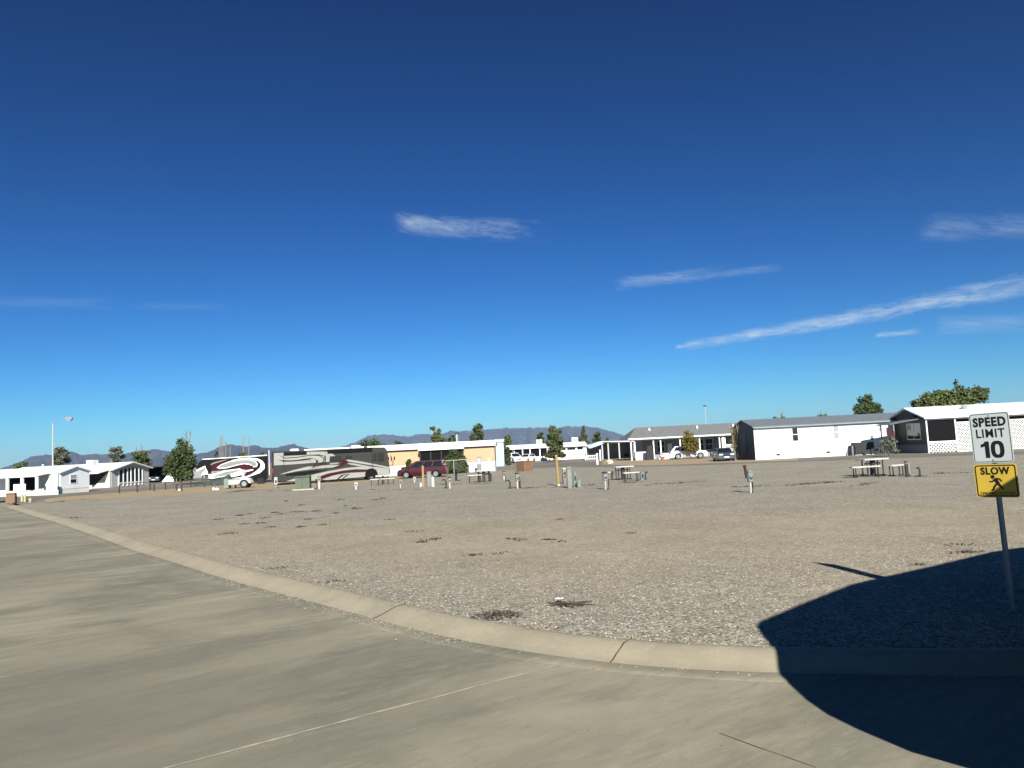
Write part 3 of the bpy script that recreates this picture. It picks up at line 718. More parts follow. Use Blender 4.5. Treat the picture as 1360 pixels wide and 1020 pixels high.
def dwelling(label, x0, x1, yf, W, eave, ridge, wall, roof, skirt=None, skirt_h=.75, over=(.3, .3, .3, .3), cat='mobile home', name='mobile_home', zb=LOT, end_wall=None, ridge_at=.5, group=None, rthick=.13, fascia=None, recess=0, rz=0):
    """long low gabled house: front wall at y=yf, local x along the front from its middle, y going back"""
    cx = (x0 + x1) / 2; hl = (x1 - x0) / 2
    r = thing(name, label, cat, (x1 - hl * math.cos(rz) if rz else cx, yf - hl * math.sin(rz), zb), rz, group)
    r['hl'] = hl
    zr = ridge - rthick; yr = W * ridge_at
    lo = skirt_h if skirt else 0
    prof_ = [(recess, lo), (W, lo), (W, eave), (yr, zr), (recess, eave + (zr - eave) * recess / yr)]
    MB().prism_x(prof_, -hl, hl).build('wall', wall, r)
    if skirt: MB().prism_x([(recess + .03, -.05), (W - .03, -.05), (W - .03, lo - .002), (recess + .03, lo - .002)], -hl + .03, hl - .03).build('skirting', skirt, r)
    of, ob, ol, orr = over
    s1 = (zr - eave) / yr; s2 = (zr - eave) / (W - yr)
    e1 = eave - s1 * of; e2 = eave - s2 * ob; g = .004
    MB().prism_x([(-of, e1 + g), (yr, zr + g), (W + ob, e2 + g), (W + ob, e2 + rthick), (yr, zr + rthick), (-of, e1 + rthick)], -hl - ol, hl + orr).build('roof', roof, r)
    if fascia: MB().box(-hl - ol, hl + orr, -of - .03, -of - .002, e1 - .03, e1 + rthick - .01).build('fascia', fascia, r)
    return r
def px2(r, px, y, D=None):               # photo point on the house front (or a plane parallel to it) -> local x, z
    a = r.rotation_euler.z; n = Vector((-math.sin(a), math.cos(a), 0)); d = ray(px, y); loc = Vector(r.location)
    k = ((loc - EYE).dot(n) + (0 if D is None else D - loc.y)) / d.dot(n); q = EYE + d * k - loc
    return q.x * math.cos(a) + q.y * math.sin(a), q.z
def lx(r, px, y, D=None): return px2(r, px, y, D)[0]
def lz(r, px, y, D=None): return px2(r, px, y, D)[1]

# --- white porch house at the right edge
g = G(1233, 602); D = g.y; x0 = g.x
hF = dwelling('white roofed mobile home with lattice porch and dark end wall behind the speed limit sign', x0, x0 + 24, D, 7.2, 3.45, 4.65, M['brown_wall'], M['metal_roof'], M['shaded_skirt'], .85, (.35, .3, .25, .3), recess=2.2)
hl = hF['hl']
# the end of the screened porch closes with the same brown siding
MB().prism_x([(.06, .85), (2.2, .85), (2.2, 3.66), (.06, 3.30)], -hl, -hl + .08).build('porch_end_wall', M['brown_wall'], hF)
box('porch_end_skirting', M['shaded_skirt'], hF, -hl + .01, -hl + .07, .06, 2.2, -.05, .848)
wf = opening(hF, 1.0, 3.7, 1.35, 3.0, 0, -hl, M['white'], M['glass'], 1, .07, -1, False)
xpost = [lx(hF, q, 560) for q in (1232, 1268)]
for i, q in enumerate([-hl + .06, xpost[1], xpost[1] + 2.6, xpost[1] + 5.2, xpost[1] + 7.8, xpost[1] + 10.4]):
    box('post', M['white'], hF, q - .06, q + .06, -.06, .06, 0, 3.32)
box('beam', M['white'], hF, -hl, hl, -.055, .055, 3.21, 3.33)
box('porch_rail', M['white'], hF, -hl + .13, xpost[1] - .07, -.05, .05, .95, 1.13)
def lattice(root, x0, x1, z0, z1, y, pitch=.2, wid=.085, name='lattice'):
    mb = MB(); n = int((x1 - x0 + z1 - z0) / pitch) + 1
    for sgn, yy in ((1, y), (-1, y - .014)):
        for k in range(n + 1):
            c = k * pitch
            # line x - z = const within the rectangle
            a = max(0, c - (z1 - z0)); b = min(c, x1 - x0)
            if b - a < .02: continue
            pa = (a, (c - a)); pb = (b, (c - b))
            pts = [pa, pb]
            if sgn < 0: pts = [(x1 - x0 - q[0], q[1]) for q in pts]
            (ax, az_), (bx_, bz) = pts; d = Vector((bx_ - ax, bz - az_)).normalized() * (wid / 2); nx, nz_ = -d.y, d.x
            q = [(x0 + ax + nx, yy, z0 + az_ + nz_), (x0 + bx_ + nx, yy, z0 + bz + nz_), (x0 + bx_ - nx, yy, z0 + bz - nz_), (x0 + ax - nx, yy, z0 + az_ - nz_)]
            mb.slab(q, (0, -1, 0), .012)
    return mb.build(name, M['lattice'], root)
lattice(hF, -hl + .15, xpost[1] - .1, .02, .92, 0, .34, .10)
for i in range(4):
    a = xpost[1] + 2.6 * i + .075; lattice(hF, a, a + 2.45, .12, 2.82, 0, .26, .078)
    box('porch_rail', M['white'], hF, a, a + 2.45, -.04, .04, 2.83, 2.91)
    box('porch_rail', M['white'], hF, a, a + 2.45, -.04, .04, .0, .10)
box('screen', M['screen_and_shade'], hF, -hl + .12, xpost[1] - .07, .045, .055, 1.14, 3.2)
vent = MB().cyl(lx(hF, 1296, 536) , 2.0, 3.9, 4.55, .22, 12, .30); vent.build('roof_vent', M['steel'], hF)
# awning beside it
aw = thing('carport_awning', 'low flat awning roof reaching out from the shaded end of the white porch house', 'awning', (x0 - 2.7, D + .6, LOT))
MB().prism_y([(-.55, 2.95), (2.35, 3.35), (2.35, 3.42), (-.55, 3.02)], 0, 3.0).build('roof', M['blue_shingle'], aw)  # dark blue grey colour carries the awning's shade
for yy in (.15, 2.8): box('post', M['grey_wall'], aw, -.15, -.05, yy - .05, yy + .05, 0, 3.05)

# --- white house with the blue-grey roof
g = G(1004, 611); D = g.y; x0 = g.x
hE = dwelling('long white windowed mobile home with blue grey shingle roof and a deep shaded end wall', x0, x0 + 17.8, D, 7.6, 3.46, 4.38, M['white_panel'], M['blue_shingle'], M['skirt'], .82, (.25, .3, .2, .2))
hl = hE['hl']
for (xa, ya, xb, yb), pn, nm in (((1051, 568, 1061, 586), M['glass'], None), ((1105.5, 565, 1115, 583), M['blind'], None), ((1165, 562.5, 1172, 573), M['blind'], None)):
    a, zt = px2(hE, xa, ya); b_, zb_ = px2(hE, xb, yb)
    opening(hE, a, b_, zb_, zt, 0, pane=pn, frame=M['white'])
MB().prism_x([(.09, .06), (7.55, .06), (7.55, 3.40), (3.8, 4.2), (.09, 3.44)], -hl - .025, -hl - .003).build('end_wall', M['end_wall'], hE)  # dark panel paints the shade of the gable end
box('end_door', M['shaded_skirt'], hE, -hl - .05, -hl - .026, 3.0, 3.95, .85, 2.9)
box('belt_seam', M['blind'], hE, -hl + .12, hl - .05, -.012, -.002, .80, .86)
box('trim', M['white'], hE, -hl - .02, -hl + .10, -.02, .08, .0, 3.25)
for xx in (-6.5, -1.2, 4.0): box('skirting_vent', M['dark_metal'], hE, xx - .2, xx + .2, .012, .028, .35, .55)
box('meter_box', M['peds_grey'], hE, 3.4, 3.65, -.12, -.003, 1.5, 2.0); box('wall_vent', M['blind'], hE, lx(hE, 1150, 570) - .18, lx(hE, 1150, 570) + .18, -.04, -.003, 2.85, 3.0)
box('gutter', M['blind'], hE, -hl - .1, hl + .1, -.37, -.262, 3.34, 3.43)
for xx in (-hl + .35, hl - .4): MB().tube([(xx, -.06, 3.34), (xx, -.06, .15)], .04, 6).build('downspout', M['white'], hE)
ac = P(1146, 600, D - .95)
acu = thing('air_conditioner', 'dark grey box air conditioner standing against the white house wall', 'air conditioner', (ac.x, D - .95, LOT))
box('cabinet', M['cooler_grey'], acu, -1.0, 1.0, -.5, .5, .08, 1.32, .03)
gr = MB()
for k in range(14): gr.box(-.92 + k * .066, -.885 + k * .066, -.515, -.498, .2, 1.2)
gr.build('grille', M['dark_metal'], acu)
box('base', M['concrete_pad'], acu, -1.05, 1.05, -.55, .55, -.02, .08)
MB().box(-1.22, -1.10, -.3, -.1, 0, 1.0).build('disconnect_post', M['peds_grey'], acu)

# --- grey roofed house with the long white porch
g = G(838, 612); D = g.y + 1.0
xs_ = g.x + 2.4
hD = dwelling('grey walled house with a long grey roof over a white posted carport porch', xs_, xs_ + 18.3, D, 9.5, 3.05, 4.75, M['grey_wall'], M['shingle'], None, 0, (.5, .3, .1, .2), cat='house', name='house', recess=3.4, fascia=M['white'])
hl = hD['hl']
for ch in [c_ for c_ in bpy.data.objects if c_.parent == hD and c_.name.split('.')[0] in ('roof', 'fascia')]: bpy.data.objects.remove(ch)
def hip(dz): return [(-hl - 2.5, -.5, 2.98 + dz), (hl + .2, -.5, 2.98 + dz), (hl + .2, 9.8, 2.98 + dz), (-hl - 2.5, 9.8, 2.98 + dz), (-hl - .6, 4.75, 4.62 + dz), (hl + .2, 4.75, 4.62 + dz)]
rm = MB().add(hip(0) + hip(.13), [(6, 7, 11, 10), (8, 9, 10, 11), (9, 6, 10), (7, 8, 11), (0, 4, 5, 1), (2, 5, 4, 3), (3, 4, 0), (1, 5, 2), (0, 1, 7, 6), (1, 2, 8, 7), (2, 3, 9, 8), (3, 0, 6, 9)])
rm.build('roof', M['shingle'], hD)
box('fascia', M['white'], hD, -hl - 2.52, hl + .2, -.54, -.502, 2.93, 3.12); box('fascia', M['white'], hD, -hl - 2.55, -hl - 2.502, -.5, 9.8, 2.95, 3.12)
hl = hl + 2.4
box('beam', M['white'], hD, -hl, hl - 2.4, -.06, .06, 2.78, 2.96)
for q in (838.5, 843.5, 868.5, 878, 904, 930, 956.5, 961.5):
    a = lx(hD, q, 600); box('post', M['white'], hD, a - .085, a + .085, -.07, .07, 0, 2.78)
for a, b_ in ((880, 890), (912, 926), (935, 943), (944.5, 955)):
    xa, xb = lx(hD, a, 595) * 1.02, lx(hD, b_, 595) * 1.02
    opening(hD, xa, xb, .95, 2.6, 3.4, bars=0)
box('door', M['white'], hD, lx(hD, 893, 595), lx(hD, 899, 595), 3.34, 3.40, .05, 2.15)
a, b_ = lx(hD, 964, 595), lx(hD, 973, 595)
pk = MB(); pk.box(a, b_, -.03, .03, 1.55, 1.63); pk.box(a, b_, -.03, .03, .6, .68)
for k in range(8): pk.box(a + (b_ - a) * k / 7 - .03, a + (b_ - a) * k / 7 + .03, -.045, -.03, .6, 1.6)
pk.build('railing', M['white'], hD)
box('porch_panel', M['white'], hD, lx(hD, 958, 595), lx(hD, 963, 595), -.5, -.42, 0, 2.6)
for q, yy in ((862.5, 573), (926, 571), (973.5, 568)):
    a = lx(hD, q, yy, D + 3); MB().cyl(a, 3.0, 3.6, 4.55, .14, 10).build('roof_vent', M['white'], hD)
st = thing('porch_steps', 'white porch steps by the car under the grey roofed house', 'steps', (P(879, 605, D).x, D - 1.2, LOT))
for k in range(3): box('tread', M['white'], st, -.75 + k * .28, .75, -.5, .6, k * .28, k * .28 + .28)
fz = thing('chest_freezer', 'white chest freezer under the left end of the grey roofed porch', 'freezer', (P(850, 605, D).x, D - .35, LOT))
box('body', M['white'], fz, -.75, .72, -.45, .45, .02, 1.05, .03); box('lid', M['white'], fz, -.78, .75, -.48, .46, 1.07, 1.18, .03)

# --- dark antenna mast behind it
tip = P(936, 540, D + 25); bs = Vector((tip.x, D + 25, 0))
am = thing('antenna_mast', 'thin pale antenna mast rising behind the grey roofed house', 'antenna', (bs.x, bs.y, LOT))
MB().tube([(0, 0, 0), (0, 0, tip.z - LOT)], .06, 6).build('pole', M['steel'], am)
box('antenna_head', M['dark_metal'], am, -.22, .22, -.1, .1, tip.z - LOT, tip.z - LOT + .25)

# --- peach house
g = G(658, 625.3); D = g.y; x1 = g.x
hC = dwelling('long peach walled house with white roof and dark screened middle porch', P(421, 600, D).x - 1.2, x1, D, 6.2, 3.0, 3.62, M['peach'], M['white_roof'], M['white_panel'], 1.15, (.35, .3, .2, .2), cat='house', name='house')
hl = hC['hl']
a, b_ = lx(hC, 559, 600), lx(hC, 615, 600)
box('roof_edge', M['white'], hC, -hl - .2, hl + .2, -.42, -.352, 2.98, 3.62)
box('trim', M['rust_trim'], hC, -hl, a - .05, -.05, -.005, 2.80, 2.96); box('trim', M['rust_trim'], hC, b_ + .05, hl, -.05, -.005, 2.80, 2.96)
sp_ = box('screen_porch', M['screen_and_shade'], hC, a, b_, -.9, -.82, .05, 2.75)
fr_ = MB()
for k in range(5):
    q = a + (b_ - a) * k / 4; fr_.box(q - .05, q + .05, -.96, -.905, .05, 2.75)
fr_.box(a, b_, -.955, -.91, 1.0, 1.08); fr_.build('frame', M['dark_metal'], sp_)
for xx in (a, b_): box('porch_side', M['screen_and_shade'], hC, xx - .04, xx + .04, -.82, -.01, .05, 2.7)
MB().prism_x([(-1.25, 2.78), (-.43, 2.99), (-.43, 3.07), (-1.25, 2.86)], a - .2, b_ + .2).build('porch_roof', M['white_roof'], hC)
MB().cyl(lx(hC, 604, 580), 3.3, 3.45, 4.6, .16, 10).build('flue', M['steel'], hC)
MB().cyl(lx(hC, 604, 580), 3.3, 4.6, 4.78, .21, 10).build('flue_cap', M['dark_metal'], hC)
# --- pale blue house behind it
D2 = 116
hP = dwelling('narrow pale blue house end just behind the peach house', P(658, 600, D2).x, P(669, 600, D2).x, D2, 9, 3.7, 4.15, M['pale_blue'], M['white_roof'], None, 0, (.2, .2, .1, .1), cat='house', name='house')
box('door', M['white'], hP, hP['hl'] - .5, hP['hl'] - .05, -.04, 0, .3, 3.4)  # white strip stands in for the sunlit house corner

# --- white house with coolers
g = G(775, 609); D = g.y; xa = P(683, 600, D).x; xb = P(779, 600, D).x
hG = dwelling('long low white house with two roof coolers behind the brown box', xa, xb, D, 8, 2.55, 3.35, M['white_siding'], M['white_roof'], None, 0, (.6, .3, 1.6, .2), cat='house', name='house', recess=.0)
hl = hG['hl']
a, b_ = lx(hG, 680, 600), lx(hG, 726, 600)
box('porch_shade', M['screen_and_shade'], hG, -hl + .1, b_, -.08, -.01, .75, 2.45)  # flat near black sheet in place of the open porch's shade
for q in (694, 704, 717, 727): box('post', M['white'], hG, lx(hG, q, 600) - .11, lx(hG, q, 600) + .11, -.35, -.13, 0, 2.5)
box('porch_wall', M['cream_skirt'], hG, lx(hG, 697, 600), lx(hG, 744, 600), -.5, -.36, 0, .85)
for a, b_ in ((746, 752), (753, 765), (766.5, 775)): opening(hG, lx(hG, a, 600), lx(hG, b_, 600), 1.72, 2.4, 0, sash=False, fw=.08)
for q in (716, 763.5):
    c = box('roof_cooler', M['pale_grey_wall'] if q < 720 else M['white'], hG, lx(hG, q, 588, D + 4) - .62, lx(hG, q, 588, D + 4) + .62, 3.4, 4.6, 3.2, 4.25, .03)
    box('louvre', M['blind'], c, lx(hG, q, 588, D + 4) - .5, lx(hG, q, 588, D + 4) + .5, 3.37, 3.4, 3.35, 4.1)
# --- blue gabled carport
g = G(822, 609.3); D = g.y
hH = thing('carport', 'open carport with pale blue gable and white roof slab left of the grey roofed house', 'carport', (P(808, 600, D).x, D, LOT))
xl, xr = [lx(hH, q, 596) for q in (781, 842)]
MB().prism_y([(xl, 2.15), (xl + 2.4, 2.95), (xr, 2.75), (xr, 2.88), (xl + 2.4, 3.08), (xl, 2.28)], -.3, 6.5).build('roof', M['white_roof'], hH)
MB().prism_y([(xl, 2.10), (xl + 2.4, 2.9), (xl + 2.6, 2.62), (xl + .3, 1.95)], -.36, -.31).build('gable_trim', M['pale_blue'], hH)
for q in (800, 808, 822.5): box('post', M['pale_grey_wall'], hH, lx(hH, q, 600) - .11, lx(hH, q, 600) + .11, -.1, .1, 0, 2.7)
box('back_wall', M['grey_wall'], hH, xl + .6, xr, 6.2, 6.35, 0, 2.7)
box('side_wall', M['grey_wall'], hH, xr - .12, xr, .2, 6.2, 0, 2.7)
for i, (q, yb, yt, h) in enumerate(((778, 611, 603, 0), (793.5, 617, 603, 0), (797.5, 611.5, 598, 0))):
    pt, s = at(q, yb); b = MB().box(-.11, .11, -.11, .11, 0, (yb - yt) * s).box(-.14, .14, -.14, .14, (yb - yt) * s, (yb - yt) * s + .07).build('gate_post', M['white'])
    b.location = pt
    tag(b, ('short white post nearest the long white house', 'white post standing on the verge before the carport', 'tall slim white post just left of the carport opening')[i], 'post')
gp, s = at(785, 612)
gt = thing('picket_gate', 'low white slatted gate between white posts by the carport', 'gate', (gp.x, gp.y, LOT))
pk = MB()
for k in range(7): pk.box(-.9 + k * .3 - .04, -.9 + k * .3 + .04, -.02, .02, .1, .95)
pk.build('pickets', M['white'], gt); MB().box(-1, 1, .02, .05, .3, .4).box(-1, 1, .02, .05, .75, .85).build('rail', M['white'], gt)
hp = box('back_house', M['pink_wall'], None, 0, 1, 0, 1, 0, 1); bpy.data.objects.remove(hp)
D3 = 104
hK = dwelling('pinkish house glimpsed between the white house and its neighbour with the awning', P(1181, 570, D3).x, P(1203, 570, D3).x, D3, 5, 3.4, 4.1, M['pink_wall'], M['white_roof'], None, 0, cat='house', name='house')
opening(hK, lx(hK, 1186, 566), lx(hK, 1192, 566), 1.9, 3.1, 0, bars=2, pane=M['glass'])

# --- left hand houses
g = G(80, 656); D = g.y; x1 = g.x
hA = dwelling('white mobile home with long shaded porch behind the tall lamp post', x1 - 26, x1, D, 4.2, 2.32, 3.02, M['white_panel'], M['white_roof'], M['cream_skirt'], .5, (.25, .2, .15, .25), rz=R(-13))
hl = hA['hl']
opening(hA, 1.35, 2.35, 1.05, 2.05, 0, hl, M['white'], M['glass'], 0, .06, 1, True)
box('window_blind', M['blind'], hA, hl + .013, hl + .02, 1.41, 2.29, 1.55, 2.0)
# porch along the front: posts, dark panels for its shade, white parapet, panel shaped like the sunlit patch
for q0, q1 in ((12, 29), (32, 48), (51, 68)):
    box('porch_shade_panel', M['screen_and_shade'] if q0 < 50 else M['pale_grey_wall'], hA, lx(hA, q0, 645), lx(hA, q1, 645), -.03, -.006, .55, 2.2)
MB().prism_x([(-2.2, 2.02), (-.26, 2.28), (-.26, 2.38), (-2.2, 2.12)], -hl, hl - 1.2).build('porch_roof', M['white_roof'], hA)
for q in (10.5, 30, 49.5, 68): box('porch_post', M['white'], hA, lx(hA, q, 645, hA.location.y - 2) - .13, lx(hA, q, 645, hA.location.y - 2) + .13, -2.15, -1.95, 0, 2.03)
box('porch_wall', M['cream_skirt'], hA, lx(hA, 8, 650, hA.location.y - 2), lx(hA, 78, 650, hA.location.y - 2), -2.12, -2.0, 0, .5)
MB().prism_y([(hl - 2.4, .02), (hl - .1, .02), (hl - .1, 2.2), (hl - .9, 2.2)], -.3, -.18).build('sunlit_panel', M['white_panel'], hA)
for k, q in enumerate((59, 60)):
    pass
MB().cyl(lx(hA, 58, 622, hA.location.y + 3), 2.9, 2.8, 3.35, .12, 8).build('roof_vent', M['white'], hA)

g = G(148, 647.6); D = g.y; x1 = g.x
hB = dwelling('white roofed house whose end wall has a row of tall dark windows', x1 - 17, x1, D, 7.8, 2.35, 3.35, M['pale_grey_wall'], M['white_roof'], None, 0, (.3, .3, .2, .5), cat='house', name='house', rz=R(-10))
hl = hB['hl']
zz = lambda y: 2.0 + .075 * (y if y < 3.9 else 7.8 - y) * 2.0
for k, (ya, yb) in enumerate(((1.5, 2.2), (2.37, 3.05), (3.2, 3.75), (4.05, 4.6), (4.8, 5.45), (5.65, 6.2))):
    t0, t1 = zz(ya), zz(yb)
    MB().prism_x([(ya, .6), (yb, .6), (yb, t1), (ya, t0)], hl, hl + .03).build('tall_window', M['glass'], hB)
for ya in (1.32, 2.22, 3.07, 3.82, 4.64, 5.47, 6.24):
    box('column', M['white'], hB, hl, hl + .09, ya, ya + .17, .1, zz(ya))
box('sill', M['white'], hB, hl, hl + .1, 1.3, 6.45, .45, .58)
box('porch_shade_panel', M['brown_wall'], hB, lx(hB, 100, 640), lx(hB, 146, 640), -.05, -.006, .15, 2.2)  # brown panel stands in for the shade inside the porch
MB().prism_x([(-2.4, 1.95), (-.3, 2.3), (-.3, 2.4), (-2.4, 2.05)], -hl, hl - .05).build('porch_roof', M['white_roof'], hB)
MB().prism_y([(hl - 2.6, .02), (hl - .05, .02), (hl - .05, 2.28)], -.30, -.16).build('sunlit_panel', M['cream_skirt'], hB)  # panel cut along the porch shadow, standing in for the sunlit wall
q = lx(hB, 123, 640); box('porch_post', M['white'], hB, q - .14, q + .14, -2.3, -2.1, 0, 1.95)
box('porch_rail', M['white'], hB, lx(hB, 118, 645), lx(hB, 138, 645), -2.25, -2.15, .0, .45)
c = box('roof_cooler', M['white'], hB, lx(hB, 125.5, 620, hB.location.y + 4) - .5, lx(hB, 125.5, 620, hB.location.y + 4) + .5, 3.0, 4.2, 2.85, 3.85, .03)
c = box('roof_cooler', M['blind'], hB, lx(hB, 128, 620, hB.location.y + 4) + .3, lx(hB, 128, 620, hB.location.y + 4) + .7, 2.96, 3.0, 3.1, 3.7)
D4 = 124
cp = thing('carport', 'dark open carport with a car inside beside the tall windowed house', 'carport', (P(212, 640, D4).x, D4, LOT))
MB().box(-2.6, 2.9, -.2, 7, 2.45, 2.6).build('roof', M['dark_metal'], cp)
box('back_wall', M['screen_and_shade'], cp, -2.5, 2.8, 6.0, 6.15, 0, 2.45); box('side_wall', M['screen_and_shade'], cp, -2.6, -2.5, .1, 6.9, 0, 2.45)  # walls coloured near black to stand in for the carport shade
for q in (-2.45, 2.75): box('post', M['grey_wall'], cp, q - .07, q + .07, -.1, .1, 0, 2.45)
MB().prism_y([(.55, .02), (2.5, .02), (2.5, 2.15), (2.35, 2.15)], -.55, -.4).build('sunlit_panel', M['white_panel'], cp)  # white panel shaped like the lit triangle in the carport
hS = dwelling('low dark shed building hidden in the shade behind the big green tree', P(244, 640, 150).x, P(275, 640, 150).x, 150, 5, 2.2, 2.7, M['grey_wall'], M['shingle'], None, 0, cat='shed', name='shed')
# ------------------------------------------------------------------ trees
def crown(mb, clumps, leaf, n, rng_, flat=.0):
    """leaf sized faces scattered through a set of ellipsoid clumps"""
    tot = sum(c[3] * c[4] * c[5] for c in clumps)
    for cx, cy, cz, rx, ry, rz in clumps:
        k = max(12, int(n * rx * ry * rz / tot))
        for _ in range(k):
            d = Vector((rng_.gauss(0, 1), rng_.gauss(0, 1), rng_.gauss(0, 1))).normalized()
            r = rng_.random() ** .45
            wob = .80 + .42 * noise.noise(d * 2.2 + Vector((cx * 3.1, cy, cz * 2.7)))
            p = Vector((cx + d.x * rx * r * wob, cy + d.y * ry * r * wob, cz + d.z * rz * r * wob))
            nrm = (d * .5 + Vector((rng_.gauss(0, .6), rng_.gauss(0, .6), rng_.gauss(.35, .6)))).normalized()
            a = nrm.orthogonal().normalized(); b_ = nrm.cross(a); th = rng_.random() * 6.28
            a, b_ = a * math.cos(th) + b_ * math.sin(th), b_ * math.cos(th) - a * math.sin(th)
            s = leaf * rng_.uniform(.55, 1.3); w_ = s * rng_.uniform(.45, .8)
            mb.add([p - a * s, p + b_ * w_, p + a * s, p - b_ * w_], [(0, 1, 2, 3)])
def tree(name, label, px, ybase, ytop, wpx, D, mat, shape='round', n=1500, seed=1, leaf=None, bare=(), cat='tree', group=None, trunk_frac=.25, lean=0, clumps=None, nclump=9, bark='bark'):
    rg = random.Random(seed)
    b = P(px, ybase, D); top = P(px, ytop, D).z - LOT; s = D / F
    W = wpx * s
    t = thing(name, label, cat, (b.x, D, LOT), rg.random() * .01, group)
    cs = []
    zb = top * trunk_frac; hh = top - zb
    if clumps: cs = [(cx * s, cy, LOT * 0 + cz * s, rx * s, rx * s * .9, rz * s) for cx, cy, cz, rx, rz in clumps]
    elif shape == 'round':
        for k in range(nclump):
            f = (k + .5) / nclump; a = k * 2.4; rr = W * .5 * (.62 * math.sin(PI * (.12 + .80 * f)) )
            cs.append((rr * math.cos(a) * rg.uniform(.5, 1.05), rr * math.sin(a) * rg.uniform(.5, 1.05), zb + hh * (.12 + .78 * f), W * rg.uniform(.17, .27), W * rg.uniform(.17, .27), hh * rg.uniform(.12, .20)))
    elif shape == 'cone':
        for k in range(nclump):
            f = (k + .3) / nclump; rr = W * .5 * (1 - f) ** .8; a = k * 2.4
            cs.append((rr * .3 * math.cos(a), rr * .3 * math.sin(a), zb + hh * f * .95, max(.12 * W, rr * .85), max(.12 * W, rr * .85), hh / nclump * 1.1))
    elif shape == 'column':
        for k in range(nclump):
            f = (k + .5) / nclump; a = k * 2.4; wv = .42 + .58 * math.sin(PI * min(.97, .22 + f * .70)); rr = W * .25 * wv
            cs.append((rr * math.cos(a) * .7, rr * math.sin(a) * .7, zb + hh * f * .95, W * .36 * wv, W * .36 * wv, hh / nclump * 1.35))
    elif shape == 'flat':
        for k in range(nclump):
            a = k * 2.4; rr = W * .36 * math.sqrt((k + .5) / nclump)
            cs.append((rr * math.cos(a), rr * math.sin(a), zb + hh * (.62 - .35 * (rr / (W * .4)) + rg.uniform(-.08, .08)), W * .17, W * .17, hh * .30))
    tb = MB(); r0 = max(.06, W * .03)
    tb.tube([(0, 0, -.05), (lean * .3, .05, zb * .6), (lean * .6, 0, zb + hh * .35), (lean, 0, zb + hh * .7)], [r0 * 1.3, r0, r0 * .65, r0 * .25], 7)
    for c in cs: tb.tube([(0, 0, zb * .7 + (c[2] - zb) * .2), (c[0] * .5, c[1] * .5, c[2] * .75 + zb * .2), (c[0], c[1], c[2])], [r0 * .55, r0 * .35, r0 * .1], 5)
    tb.build('trunk', M[bark], t)
    if mat:
        mb = MB(); lf = leaf or max(.10, .0017 * D)
        crown(mb, cs, lf, n, rg); mb.build('crown', M[mat], t)
    if bare:
        tw = MB()
        for bx_, y1, y0 in bare:                 # leafless leaders standing out of the crown
            x_ = P(bx_, y0, D).x - b.x; z0 = P(bx_, y0, D).z - LOT; z1 = P(bx_, y1, D).z - LOT
            tw.tube([(x_ * .6, 0, max(0, z0 - 2.2)), (x_, 0, z0), (x_ + rg.uniform(-.2, .2), 0, z1)], [.10, .075, .02], 5)
            for k in range(7):
                z = z0 + (z1 - z0) * rg.uniform(.05, .8); a = rg.random() * 6.28; l_ = rg.uniform(.3, .9)
                tw.tube([(x_, 0, z), (x_ + l_ * math.cos(a) * .5, l_ * math.sin(a) * .5, z + l_), ], [.03, .012], 4)
        tw.build('bare_branches', M['twig'], t)
    return t
tree('bush', 'small light green bush showing over the long porch roof at far left', 28, 640, 612, 24, 122, 'leaf_light', 'round', 700, 2)
tree('tree', 'thin crowned grey green tree just right of the lamp post', 80, 650, 592, 31, 118, 'leaf_grey', 'round', 1300, 3, trunk_frac=.45, nclump=11)
tree('tree', 'sparse small tree leaning right above the tall windowed house', 155, 648, 592, 26, 132, 'leaf_grey', 'round', 900, 4, trunk_frac=.5, bare=((146, 590, 604),))
tree('tree', 'wide low green tree with bare twigs above the tall windowed house', 188, 648, 598, 38, 128, 'leaf_mid', 'round', 1300, 5, trunk_frac=.45, bare=((182, 590, 606), (188, 588, 606)))
tree('tree', 'big dense dark green tree beside the striped trailer nose', 240, 645, 582, 50, 100, 'leaf_dark', n=5200, seed=6, clumps=[(-9, 0, 22, 15, 14), (6, .5, 24, 15, 16), (14, 0, 30, 9, 12), (2, -.6, 40, 14, 13), (4, 0, 52, 10, 10), (10, .4, 44, 9, 10), (-14, 0, 32, 9, 11), (-6, .4, 12, 11, 8), (8, -.3, 12, 12, 8), (0, 0, 58, 6, 5), (-4, -.5, 32, 13, 12)], bare=((247, 573, 590), (252, 571, 590)))
tree('pine_tree', 'short conical dark pine behind the trailer nose', 288, 640, 596, 17, 118, 'leaf_pine', 'cone', 900, 7, trunk_frac=.1)
tree('bare_tree', 'bare twiggy poplar with hardly any leaves behind the trailer', 297, 640, 588, 14, 121, None, 'column', 10, 8, bare=((292, 579, 600), (295, 577, 600), (300, 584, 600), (306, 590, 602)), bark='twig')
tree('tree', 'low green tree with two tall bare leaders behind the trailer roof', 322, 640, 598, 20, 119, 'leaf_mid', 'round', 700, 9, bare=((323.5, 577, 600), (330.5, 577, 602)))
tree('bush', 'small olive bush over the trailer roof beside its ladder', 349, 640, 599, 12, 119, 'leaf_mid', 'round', 350, 91)
tree('tree', 'broad dark tree showing above the left end of the peach house roof', 493, 625, 574, 50, 116, 'leaf_dark', 'flat', 1700, 10, trunk_frac=.35, nclump=12)
tree('bush', 'low dark bush on the skyline over the middle of the peach roof', 531, 625, 580, 20, 120, 'leaf_mid', 'flat', 500, 101, trunk_frac=.5)
tree('tree', 'light green ragged young tree above the peach roof left of the flue', 581, 622, 563, 17, 112, 'leaf_light', n=700, seed=11, clumps=[(-4, 0, 55, 5, 4), (4, 0, 52, 4, 3), (1, 0, 46, 7, 6), (5, 0, 40, 7, 5), (-3, 0, 42, 6, 5), (10, 0, 40, 5, 4)])
